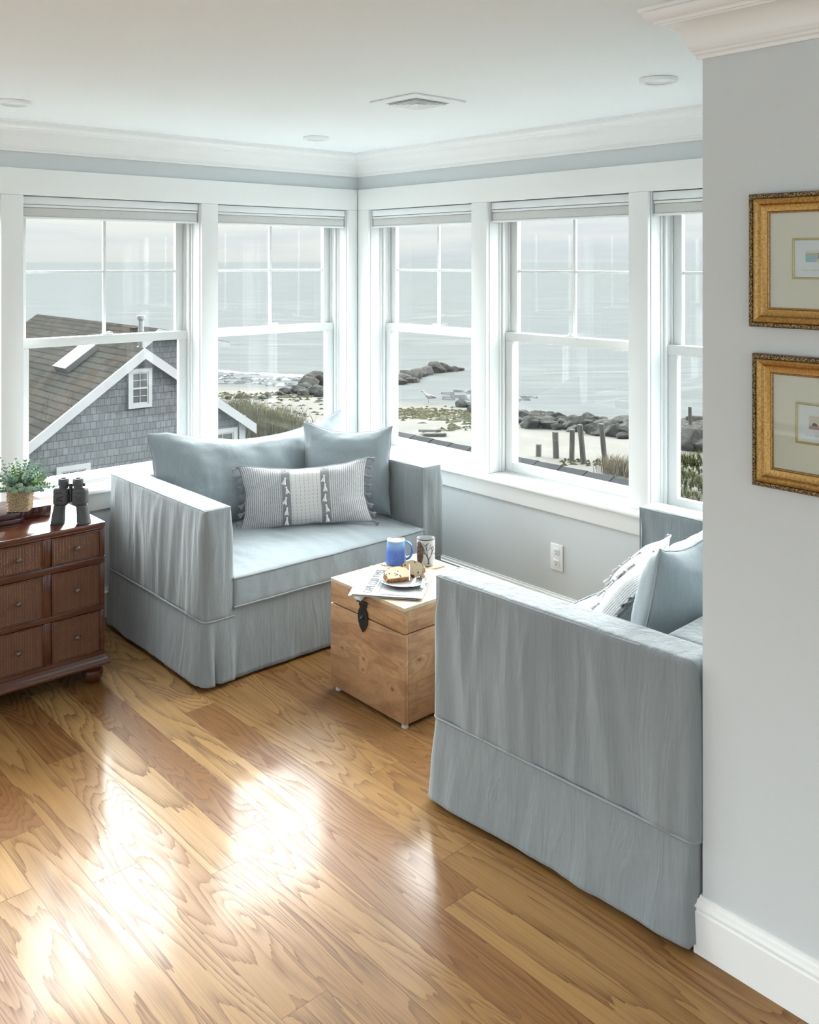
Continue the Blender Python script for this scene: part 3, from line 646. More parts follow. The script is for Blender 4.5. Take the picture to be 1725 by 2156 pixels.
pillow('throw_pillow','square blue-grey pillow leaning on the back of the foreground loveseat',(2.54,1.58,.70),(-1,-.08,0),(.0,-.22,1),.46,.46,.22,M['cush'],13,.08,.03,grp='square blue-grey pillows')
def tassel(b,p,d,L,r,rs,fan=1.0):
    p=V(p); d=V(d).normalized(); a=d.cross(V((0,0,1))); a=a.normalized() if a.length>.1 else V((1,0,0)); c=d.cross(a)
    b.tube([p,p+d*r*.8],r*.9,8); b.tube([p+d*r*.4,p+d*r*1.4],r*1.15,8)
    for k in range(16):
        an=2*PI*k/16; e=p+d*L*rs.uniform(.85,1.05)+(a*cos(an)+c*sin(an)*.45)*L*.33*fan
        b.tube([p+d*r,p+d*L*.5+(a*cos(an)+c*sin(an)*.5)*L*.15*fan,e],r*.36,4)
def lumbar(lab,c,xd,up,seed,w=.64,h=.31,t=.13):
    rs=random.Random(seed)
    T,X,P=pillow('lumbar_pillow',lab,c,xd,up,w,h,t,M['stripe'],seed,.10,.02,n=26,grp='striped lumbar pillows',pipem=M['greycord'],wr=.7)
    for s in (-1,1):
        for k in range(8):
            v=-.98+1.96*k/7; p=P(s,v,0); d=V((s,-.25-.5*rs.random() if k else -.6,.15+.3*rs.random()))
            b=MB(X); tassel(b,p,d,.036,.0055,rs,.9); b.build('fringe_tassel',M['greycord'],T)
    for s in (-1,1):
        for k in range(6):
            v=.93-.33*k; u=s*.300*1.0; p=P(u,max(-.93,v),1)+V((0,0,.004)); b=MB(X); tassel(b,p,(rs.uniform(-.35,.35),-1,.12),.036,.0045,rs,.8); b.build('white_tassel',M['whitecord'],T)
lumbar('striped grey-and-white tasselled lumbar pillow in the middle of the far loveseat',(2.625,3.715,.615),(.545,-.36,.03),(.16,.22,1),21)
lumbar('striped grey-and-white tasselled lumbar pillow on the foreground loveseat',(2.73,1.89,.62),(-.50,-.27,.03),(.30,-.55,.72),33,.60)
# ------------------------------------------------------------------ trunk
TX0,TX1,TY0,TY1,TZ=2.28,2.76,2.59,3.05,.455
t=thing('storage_trunk','square wooden trunk table between the two loveseats','trunk',((TX0+TX1)/2,(TY0+TY1)/2,0))
b=MB(); b.box(TX0,TX0+.018,TY0,TY1,.018,.352,.0015); b.build('front_panel',M['mango'],t)
b=MB(); b.box(TX0+.0185,TX1,TY0,TY0+.018,.018,.352,.0015); b.build('side_panel',M['mangox'],t)
b=MB(); b.box(TX0+.0185,TX1,TY1-.018,TY1,.018,.352,.0015); b.build('side_panel',M['mangox'],t)
b=MB(); b.box(TX1-.018,TX1,TY0+.0185,TY1-.0185,.018,.352,.0015); b.build('back_panel',M['mango'],t)
b=MB(); b.box(TX0+.018,TX1-.018,TY0+.018,TY1-.018,.018,.03); b.build('bottom_panel',M['mangox'],t)
b=MB(); b.box(TX0+.001,TX0+.019,TY0+.001,TY1-.001,.357,.4395,.0015); l=b.build('lid',M['mango'],t)
b=MB(); b.box(TX0,TX1,TY0,TY1,.4395,TZ,.0015); b.build('lid_top',M['mangotop'],l)
b=MB(); b.box(TX0+.0195,TX1,TY0+.001,TY0+.018,.357,.439,.0015); b.box(TX0+.0195,TX1,TY1-.018,TY1-.001,.357,.439,.0015); b.box(TX1-.018,TX1,TY0+.019,TY1-.019,.357,.439,.0015); b.build('lid_side',M['mangox'],l)
for x in (TX0+.02,TX1-.03):
    for y in (TY0+.02,TY1-.03): b=MB(); b.cyl((x,y,0),(x,y,.018),.014,.012,14); b.build('foot',MM('clear_glide',(.45,.44,.42),.3) if 'clear_glide' not in bpy.data.materials else bpy.data.materials['clear_glide'],t)
yc=2.835; X=TX0-.004
prof=[(0,.424),(.022,.424),(.024,.410),(.018,.402),(.028,.385),(.031,.360),(.027,.340),(.014,.318),(0,.306),(-.014,.318),(-.027,.340),(-.031,.360),(-.028,.385),(-.018,.402),(-.024,.410),(-.022,.424)]
b=MB(); b.prism([(X,yc-y,z-.012) for y,z in prof],(.003,0,0)); la=b.build('hasp',M['black'],t)
b=MB(); b.cyl((X-.004,yc-.03,.414),(X-.004,yc+.03,.414),.0045,n=10); b.build('hinge_pin',M['black'],la)
b=MB(); b.lathe([(.008,0),(.007,.004),(.003,.006)],(X,yc,.352),14,(-1,0,0)); b.tube([(X-.004,yc,.352+.006),(X-.012,yc,.352),(X-.004,yc,.352-.006)],.0018,6); b.build('staple',M['black'],la)
b=MB(); xm=(TX0+TX1)/2-.02
b.tube([(xm-.05,TY0,.245),(xm-.05,TY0-.016,.245),(xm-.04,TY0-.018,.205),(xm,TY0-.018,.195),(xm+.04,TY0-.018,.205),(xm+.05,TY0-.016,.245),(xm+.05,TY0,.245)],.005,8); b.box(xm-.062,xm+.062,TY0-.004,TY0,.235,.262,.002); b.build('side_handle',M['black'],t)
# ------------------------------------------------------------------ things on the trunk
def coaster(c,a,lab,s=.047):
    X=Matrix.Translation((*c,TZ))@Matrix.Rotation(a,4,'Z'); b=MB(X); b.box(-s,s,-s,s,.0005,.0075,.0015); b.build('coaster',M['coaster'],tagd=(lab,'coaster','square wooden coasters'))
coaster((2.583,2.986),.12,'square wooden coaster under the blue mug'); coaster((2.676,2.888),-.05,'square wooden coaster under the patterned cup',.052)
# camera-facing direction in plan
z0=TZ+.008; mc=(2.580,2.987)
t=thing('mug','blue glazed stoneware mug with cream interior','mug',(*mc,z0))
b=MB(); b.lathe([(.038,0),(.0440,.002),(.0450,.008),(.0438,.02),(.0402,.06),(.0385,.092),(.0388,.0985)],(*mc,z0),40); b.build('body',M['blueg'],t)
b=MB(); b.lathe([(.0388,.0985),(.0395,.101),(.0385,.1025),(.0365,.101),(.0362,.09),(.0372,.04),(.036,.012),(.001,.010)],(*mc,z0),40,cap=False); b.build('cream_interior',M['cream'],t)
hd=V((.76,-.65,0)).normalized(); b=MB(); C=V((*mc,z0)); pts=[]
for k in range(15):
    a=k/14; th=PI*.56-PI*1.02*a; pts.append(C+hd*(.036+.033*max(0,cos(th*.95))**.9)+V((0,0,.0555+.036*sin(th)-.002*a)))
b.tube(pts,lambda q:.0052+.001*cos(q*PI*2),8); b.build('handle',M['blueg'],t)
cc=(2.667,2.893); zc=TZ+.008
t=thing('patterned_cup','white straight-sided cup printed with a bare tree and copper scales','cup',(*cc,zc))
b=MB(); b.lathe([(.030,0),(.0365,.003),(.039,.012),(.039,.112),(.0385,.1135),(.0362,.112),(.036,.02),(.001,.015)],(*cc,zc),48,cap=False); b.build('body',M['china'],t)
b=MB(); b.lathe([(.0393,.1105),(.0395,.1128),(.038,.1142),(.0366,.113)],(*cc,zc),48,cap=False); b.build('brown_rim',M['ink'],t)
vd=math.atan2(-cc[1],-cc[0]) # towards camera
def onc(a,z,r=.0395): return V((cc[0]+r*cos(vd+a),cc[1]+r*sin(vd+a),zc+z))
b=MB(); rows=[]   # oval copper patch on the left side
for i in range(15):
    z=.010+.094*i/14; hw=.52*math.sqrt(max(0,1-((i-7)/7.4)**2)); rows.append([b.v(onc(-.78+ (-1+2*k/10)*hw,z,.0394)) for k in range(11)])
for i in range(14):
    for k in range(10): b.face([rows[i][k],rows[i][k+1],rows[i+1][k+1],rows[i+1][k]])
b.build('copper_motif',M['hedge'],t)
b=MB(); rs=random.Random(4)
def branch(a,z,d,L,r,dep):
    pts=[onc(a,z,.0393)]; aa,zz=a,z
    for k in range(3):
        aa+=sin(d)*L/3/.039; zz+=cos(d)*L/3; d+=rs.uniform(-.25,.25); pts.append(onc(aa,zz,.0393))
    if zz>.103: return
    b.tube(pts,lambda q:r*(1-.35*q),5)
    if dep>0:
        for k in range(3 if dep>1 else 2): branch(aa,zz,d+rs.choice((-1,1))*rs.uniform(.25,.75),L*rs.uniform(.6,.85),r*.62,dep-1)
branch(.30,.012,0,.034,.0028,4); branch(.30,.03,-.5,.026,.0016,3); branch(.30,.03,.6,.024,.0016,3)
b.tube([onc(.1,.012,.0393),onc(.3,.016,.0393),onc(.52,.011,.0393)],.0016,5); b.build('tree_motif',M['ink'],t)
# newspaper: folded sheets
na=math.atan2(2.592-2.81,2.368-2.645)   # direction of the short edge
e1=V((2.368-2.645,2.592-2.81,0)).normalized(); e2=V((-e1.y,e1.x,0))
NC=V((2.405,2.805,TZ)) 
e1=V((-.80,-.60,0)); e2=V((-.56,.83,0))
if abs(e1.dot(e2))>.9: e2=V((-e1.y,e1.x,0))
u_=V((.787,.617,0)).normalized(); v_=V((-u_.y,u_.x,0))     # u: away to the upper right of the photo, v: left
NC=V((2.427,2.815,0))
t=thing('newspaper','folded newspaper lying on the trunk lid under the plate','newspaper',(NC.x,NC.y,TZ))
def sheet(z,hu,hv,du,dv,rot,th,mt,curl=0,nm='page'):
    X=Matrix.Translation(V((NC.x,NC.y,z)))@Matrix.Rotation(math.atan2(u_.y,u_.x)+rot,4,'Z'); b=MB(X); g=[]
    for k,zz in ((0,0),(1,th)):
        g.append([[b.v((du+hu*(2*i/10-1),dv+hv*(2*j/10-1),zz+curl*max(0,(j/10-.55))**2*(1+.4*sin(i))+.0006*sin(i*1.7+j))) for j in range(11)] for i in range(11)])
    for i in range(10):
        for j in range(10):
            b.face([g[1][i][j],g[1][i+1][j],g[1][i+1][j+1],g[1][i][j+1]]); b.face([g[0][i][j],g[0][i][j+1],g[0][i+1][j+1],g[0][i+1][j]])
    for i in range(10):
        b.face([g[0][i][0],g[0][i+1][0],g[1][i+1][0],g[1][i][0]]); b.face([g[0][i][10],g[1][i][10],g[1][i+1][10],g[0][i+1][10]])
        b.face([g[0][0][i],g[1][0][i],g[1][0][i+1],g[0][0][i+1]]); b.face([g[0][10][i],g[0][10][i+1],g[1][10][i+1],g[1][10][i]])
    return b.build(nm,mt,t),X
HU,HV=.170,.138
sheet(TZ+.001,HU-.01,HV,-.0,.012,.045,.0016,M['news'])
sheet(TZ+.003,HU-.008,HV,-.002,.020,.03,.0014,M['newsy'])
sheet(TZ+.0048,HU,HV-.01,.0,.012,-.012,.0016,M['news'])
sheet(TZ+.0068,HU-.003,HV,.003,.002,.012,.0018,M['news'])
pg,XN=sheet(TZ+.009,HU,HV,0,0,0,.0022,M['news'],nm='front_page')
zt=.0022
def txt(s,size,x,y,rot,mt,nm,par,Xm,ext=.00015,sx=1.0):
    c=bpy.data.curves.new(nm,'FONT'); c.body=s; c.size=size; c.extrude=ext; c.resolution_u=3; c.align_x='LEFT'; c.space_character=1.05
    o=bpy.data.objects.new(nm,c); COL.objects.link(o); dg=bpy.context.evaluated_depsgraph_get(); me=bpy.data.meshes.new_from_object(o.evaluated_get(dg)); bpy.data.objects.remove(o)
    me.transform(WM[par.name].inverted()@Xm@Matrix.Translation((x,y,0))@Matrix.Rotation(rot,4,'Z')@Matrix.Diagonal((sx,1,1,1))); me.materials.clear(); me.materials.append(mt)
    q=bpy.data.objects.new(nm,me); COL.objects.link(q); q.parent=par; WM[q.name]=WM[par.name].copy(); return q
XT=XN@Matrix.Translation((0,0,zt+.0009))
# masthead runs along u near the +v side, reading toward +u
txt('CAPE COD TIMES',.050,-HU+.022,HV-.072,0,M['inkg'],'masthead',t,XT,sx=.66)
b=MB(XT); b.box(-HU+.02,HU-.02,HV-.082,HV-.081,0,.0002); b.box(-HU+.02,HU-.02,HV-.098,HV-.0965,0,.0002)
b.build('rule_line',M['ink'],t)
b=MB(XT); b.quad((-HU+.016,-HV+.012,.0002),(-.075,-HV+.012,.0002),(-.075,HV-.10,.0002),(-HU+.016,HV-.10,.0002)); b.quad((-.07,-HV+.012,.0002),(-.005,-HV+.012,.0002),(-.005,-HV+.075,.0002),(-.07,-HV+.075,.0002)); b.quad((.0,-HV+.012,.0002),(HU-.09,-HV+.012,.0002),(HU-.09,-HV+.06,.0002),(.0,-HV+.06,.0002)); b.build('printed_columns',M['ntext'],t)
b=MB(XT); b.quad((HU-.075,HV-.145,.0003),(HU-.02,HV-.145,.0003),(HU-.02,HV-.103,.0003),(HU-.075,HV-.103,.0003)); b.build('printed_photo',M['nphoto'],t)
# corner of a loose page hanging over the trunk edge
b=MB(); b.prism([(2.262,2.872,TZ-.032),(2.258,2.825,TZ-.030),(2.276,2.80,TZ+.0005),(2.276,2.90,TZ+.0005)],(.001,0,.0004)); b.build('hanging_page',M['news'],t)
# plate with cake
PC=V((2.452,2.785,TZ+.0125)); 
t=thing('dessert_plate','round white dessert plate on the newspaper','plate',PC)
b=MB(); b.lathe([(.050,0),(.055,.001),(.060,.002),(.096,.010),(.1035,.0130),(.1040,.0145),(.1015,.0152),(.092,.0110),(.058,.0055),(.001,.0050)],PC,56); b.build('plate_body',M['china'],t)
def slice_(c,rz,tilt,lab,sd,s=1.0):
    # loaf slice outline in local XZ, thickness along Y
    X=Matrix.Translation(V(c))@Matrix.Rotation(rz,4,'Z')@Matrix.Rotation(tilt,4,'X')
    T=thing('cake_slice',lab,'cake',c,0,'slices of raisin cake')
    out=[]
    for k in range(30):
        a=2*PI*k/30; x=.052*cos(a); z=.034*sin(a)
        if z<0: x=.046*(1 if x>0 else -1)*min(1,abs(cos(a))*1.6); z=-.026*min(1,abs(sin(a))*1.9)
        out.append((x*s*(1+nz(k*.7,sd)*.05),z*s*(1+nz(k*.9,sd+3)*.08)+.028*s))
    th=.011
    for nm,k0,mt in (('crumb',.94,M['crumb']),('crust',1.0,M['crust'])):
        b=MB(X)
        if nm=='crumb':
            A=[b.v((x*k0,-th-.0006+nz(x*99,z*99,sd)*.0006,(z-.028*s)*k0+.028*s)) for x,z in out]; B=[b.v((x*k0,th+.0006,(z-.028*s)*k0+.028*s)) for x,z in out]; b.face(A); b.face(list(reversed(B)))
            b.skin([A,B],False)
        else:
            rg=[[b.v((x,y,z)) for x,z in out] for y in (-th,-th*.4,th*.4,th)]; inn=[[b.v((x*.93,y,(z-.028*s)*.93+.028*s)) for x,z in out] for y in (th,-th)]
            b.skin(rg+inn,False,True)
        b.build(nm,mt,T)
    return T,X
lw=-.66
slice_((2.415,2.776,TZ+.026),-.38,-1.12,'larger slice of raisin cake lying flat at the front of the plate',3,1.08)
T2,X2=slice_((2.498,2.790,TZ+.021),lw-.40,-.55,'raisin cake slice propped upright behind the larger slice',8,.98)
b=MB(); b.tube([(2.486,2.796,TZ+.070),(2.470,2.776,TZ+.062),(2.448,2.752,TZ+.044),(2.440,2.742,TZ+.030)],lambda q:.0012+.0014*q**4,8); b.build('icing_drip',M['icing'],T2)
def fork(p,d,lab,roll=0):
    # p: tine tips end, d: direction towards handle end
    d=V(d).normalized(); s=V((-d.y,d.x,0)); p=V(p); t=thing('dinner_fork',lab,'fork',p,0,'forks on the plate')
    b=MB(); L=.155; rows=[]
    for q,wd,h in ((.045,.010,.001),(.052,.0118,.000),(.062,.010,.000),(.07,.0045,.003),(.085,.0032,.005),(.11,.0045,.004),(.15,.0080,.0005),(.158,.0085,0),(.160,.006,0)):
        c=p+d*q+V((0,0,h)); rows.append([b.v(c-s*wd+V((0,0,.0012))),b.v(c+s*wd+V((0,0,.0012))),b.v(c+s*wd-V((0,0,.0008))),b.v(c-s*wd-V((0,0,.0008)))])
    b.skin(rows); b.build('handle',M['chrome'],t)
    for k in range(4):
        o=s*(-.0095+.0063*k); b=MB(); b.tube([p+o*.9+V((0,0,.006)),p+d*.02+o+V((0,0,.001)),p+d*.047+o+V((0,0,.0005))],lambda q:.0010+.0006*q,6); b.build('tine',M['chrome'],t)
zf=TZ+.0305
fork((2.548,2.775,zf-.002),(-.70,-.72,-.03),'steel fork on the right of the plate, handle towards the sofa arm')
fork((2.534,2.786,zf+.004),(-.80,-.60,-.045),'steel fork crossing beside the cake, handle pointing left')
# ------------------------------------------------------------------ dresser
DX0,DX1,DY,DZ=.68,1.612,3.72,.669; DYB=4.31
t=thing('dresser','dark mahogany chest with woven cane drawer fronts and bun feet','dresser',((DX0+DX1)/2,(DY+DYB)/2,0))
b=MB(); b.box(DX0,DX1,DY-.004,DYB,.648,DZ,.003); b.build('top',M['mahog'],t)
b=MB(); b.box(DX0+.002,DX1-.002,DY+.012,DYB,.118,.648); b.build('carcass',M['mahog'],t)
rowz=[(.528,.640),(.329,.498),(.137,.305)]; cw=.205; gap=.028
colx=[]; x=DX1-.018
while x-cw>DX0: colx.append((x-cw,x)); x-=cw+gap
b=MB(); 
b.box(DX0+.001,DX1-.001,DY,DY+.014,.641,.6475,.001)
for z0,z1 in ((.499,.527),(.306,.328),(.105,.136)): b.box(DX0+.001,DX1-.001,DY,DY+.014,z0,z1,.001)
xs=[DX1-.001]+[q for c in colx for q in (c[1]+.001,c[0]-.001)]+[DX0+.001]
for i in range(0,len(xs),2):
    for z0,z1 in ((.528,.6405),(.3285,.4985),(.1365,.3055)): b.box(xs[i+1],xs[i],DY+.0005,DY+.014,z0,z1,.001)
b.build('face_frame',M['mahog'],t)
for (x0,x1) in colx:
    for (z0,z1) in rowz:
        b=MB(); f=.006
        for q in ((x0+.001,x0+f,z0+.001,z1-.001),(x1-f,x1-.001,z0+.001,z1-.001),(x0+f,x1-f,z0+.001,z0+f),(x0+f,x1-f,z1-f,z1-.001)): b.box(q[0],q[1],DY-.0035,DY+.012,q[2],q[3],.0012)
        dr=b.build('drawer',M['mahog'],t)
        b=MB(); b.box(x0+f,x1-f,DY+.0015,DY+.010,z0+f,z1-f); b.build('cane_panel',M['cane'],dr)
        b=MB(); b.lathe([(.006,0),(.0055,.002),(.004,.006),(.004,.010),(.0095,.014),(.0105,.018),(.008,.022),(.003,.0235)],((x0+x1)/2,DY+.0015,(z0+z1)/2),20,(0,-1,0)); b.build('knob',M['brass'],dr)
# base moulding: stepped profile along front and right end
def mould(prof,nm):
    b=MB(); rr=[]
    for (cx,cy,mx,my) in ((DX0,DYB,-1,0),(DX0,DY,-1,-1),(DX1,DY,1,-1),(DX1,DYB,1,0)): rr.append([b.v((cx+mx*o,cy+my*o,z)) for o,z in prof])
    n=len(prof)
    for k in range(3):
        for i in range(n): b.face([rr[k][i],rr[k][(i+1)%n],rr[k+1][(i+1)%n],rr[k+1][i]])
    b.face(rr[0]); b.face(rr[3]); b.build(nm,M['mahog'],t)
mould([(0,.078),(.014,.078),(.018,.082),(.018,.088),(.014,.092),(.010,.096),(.008,.104),(.004,.110),(0,.118),(-.02,.118),(-.02,.078)],'base_moulding')
for x in (DX0+.05,DX1-.035):
    for y in (DY+.045,DYB-.05): b=MB(); b.lathe([(.026,.0),(.032,.004),(.041,.022),(.044,.036),(.042,.052),(.032,.062),(.028,.066),(.034,.070),(.034,.079)],(x,y,0),28); b.build('bun_foot',M['mahog'],t)
# dark box on the dresser
t=thing('keepsake_box','flat dark cherry wooden box under the plant basket','box',(1.33,4.02,DZ))
b=MB(); b.box(1.14,1.355,3.925,4.16,DZ+.0005,DZ+.020,.002); b.build('lower_tier',M['espresso'],t)
b=MB(); b.box(1.15,1.350,3.930,4.155,DZ+.0205,DZ+.045,.002); b.build('upper_tier',M['espresso'],t)
b=MB(); b.box(1.3555,1.480,3.965,4.16,DZ+.0005,DZ+.045,.002); b.build('side_block',M['espresso'],t)
# woven basket
BC=V((1.352,3.965,DZ+.046)); BR=math.atan2(.45,1); 
t=thing('plant_basket','small square woven seagrass basket holding the eucalyptus','basket',BC)
def sq(u,s,r=.012):
    # rounded square param u in 0..1, half side s
    a=u*4; k=int(a)%4; f=a-int(a); p=[(-s,-s),(s,-s),(s,s),(-s,s)]; x=p[k][0]+(p[(k+1)%4][0]-p[k][0])*f; y=p[k][1]+(p[(k+1)%4][1]-p[k][1])*f
    q=V((x,y)); c=V((max(-(s-r),min(s-r,x)),max(-(s-r),min(s-r,y)))); d=q-c
    return (c+d.normalized()*r,d.normalized()) if d.length>r*.999 else (q,d.normalized() if d.length else V((0,0)))
Rt=Matrix.Rotation(-.60,4,'Z')
b=MB(); NR=14
for j in range(NR):
    z=.004+.0068*j; s=.040+.0035*j/NR; pts=[]
    for k in range(88):
        q,d=sq(k/88,s); wv=.0020*sin(2*PI*k/88*22+PI*j); pts.append(BC+Rt@V((q.x+d.x*wv,q.y+d.y*wv,z+.0012*nz(k*.3,j*3.1))))
    b.tube(pts,.0036,6,True)
b.build('woven_side',M['rope'],t)
b=MB(); b.tube([BC+Rt@V((*sq(k/60,.0445)[0],.099+.002*sin(k))) for k in range(60)],.0052,6,True); b.build('braided_rim',M['rope'],t)
b=MB(); X=Matrix.Translation(BC)@Rt; b.X=X; b.box(-.036,.036,-.036,.036,.0,.078); b.build('liner',M['rope'],t)
t=thing('eucalyptus_plant','bushy green faux eucalyptus sprigs in the woven basket','plant',BC+V((0,0,.075)))
rs=random.Random(12); bs=MB(); bl=[MB(),MB()]
def leaf(b,p,d,L,wd,n):
    d=d.normalized(); s=d.cross(n); s=s.normalized() if s.length>.01 else V((1,0,0)); n=s.cross(d)
    c=b.v(p+d*L*.5+n*L*-.06); ring=[]; K=9
    for k in range(K): a=2*PI*k/K; ring.append(b.v(p+d*(L*.5-L*.5*cos(a))+s*(wd*sin(a))+n*(L*.05*abs(sin(a)))))
    for k in range(K): b.face([c,ring[k],ring[(k+1)%K]],[(0,0),(1,0),(1,0)])
for k in range(72):
    a=rs.uniform(0,2*PI); el=rs.uniform(.15,1.1); L=rs.uniform(.06,.140); tilt=1.2*rs.random()**.7
    d=V((cos(a)*sin(tilt),sin(a)*sin(tilt),cos(tilt))); p=BC+V((rs.uniform(-.03,.03),rs.uniform(-.03,.03),.07)); pts=[p]; m=9
    for i in range(m): d=(d+V((rs.uniform(-.1,.1),rs.uniform(-.1,.1),-.05))).normalized(); p=p+d*L/m*1.15; pts.append(p)
    bs.tube(pts,lambda q:.0014-.0008*q,4)
    B=bl[0] if rs.random()<.72 else bl[1]
    for i in range(2,m+1):
        for s_ in (0,1,2):
            aa=i*1.9+s_*2.1; ld=(V((cos(aa),sin(aa),.45))+d*.5).normalized(); sz=rs.uniform(.014,.023)*(1.15-.55*i/m); leaf(B,pts[i],ld,sz,sz*.45,d)
bs.build('stem',M['stem'],t); bl[0].build('foliage',M['leaf'],t,ang=180); bl[1].build('foliage',M['leafg'],t,ang=180)
# binoculars, standing on their objective ends
pc=V((1.495,3.787,DZ)); sd=V((.745,-.667,0)); fw=V((-.667,-.745,0))
t=thing('binoculars','dark grey rubber-armoured binoculars standing on the dresser','binoculars',pc)
for s in (-1,1):
    o=pc+sd*(.0545*s); top=pc+sd*(.041*s)
    b=MB(); b.skin([b.ring(o+(top-o)*q+V((0,0,z)),(0,0,1),r,28) for q,z,r in ((0,0.0005,.0275),(0,.006,.0290),(.1,.010,.0285),(.3,.04,.0260),(.6,.068,.0232),(.7,.074,.0245),(.75,.077,.024))]); br=b.build('objective_barrel',M['rubber'],t)
    X=frame(pc+sd*(.0385*s)+V((0,0,.112)),sd,(0,0,1)); b=MB(X); b.rbox(-.030,.030,-.037,.037,-.024,.024,.014,n=3,seg=3,disp=lambda p,n:V((0,0,0))+V((p[0]*.0,0,0))); pr=b.build('prism_housing',M['rubber'],t,ang=60)
    b=MB(X); b.rbox(-.012+s*.002,.012+s*.002,.016,.021,.0235,.0256,.001,n=1,seg=1); b.tube([(-.014*s,.004,.0245),(.014*s,-.006,.0245)],.0016,5); b.tube([(-.014*s,-.016,.0245),(0,-.010,.0247),(.014*s,-.016,.0245)],.0016,5); b.build('grip_ridge',M['rubber2'],pr)
    e=pc+sd*(.030*s)+V((0,0,.147)); b=MB(); b.lathe([(.018,0),(.018,.006),(.0165,.008),(.0165,.011),(.0205,.012),(.0208,.022),(.0200,.023),(.0208,.024),(.0205,.036),(.0188,.0385),(.012,.0388),(.010,.034),(.001,.034)],e,28,cap=False); ey=b.build('eyepiece',M['rubber'],t)
    b=MB(); b.cyl(e+V((0,0,.0335)),e+V((0,0,.0345)),.0105,n=20); b.build('lens',M['glassdark'],ey)
b=MB(); c=pc+V((0,0,.0)); b.cyl(c+V((0,0,.088)),c+V((0,0,.152)),.0075,n=16); b.cyl(c+V((0,0,.128)),c+V((0,0,.146)),.0105,n=20); b.cyl(c+V((0,0,.150)),c+V((0,0,.165)),.006,n=14)
b.build('focus_wheel',M['rubber2'],t)
b=MB()
for z in (.094,.125,.157): b.tube([c-sd*.03+V((0,0,z-.002)),c+V((0,0,z)),c+sd*.03+V((0,0,z-.002))],.0042,8)
b.build('bridge',M['rubber2'],t)
b=MB(); b.cyl(pc+sd*.050+V((0,0,.158)),pc+sd*.058+V((0,0,.160)),.006,n=14); b.build('diopter_lever',M['rubber2'],t)
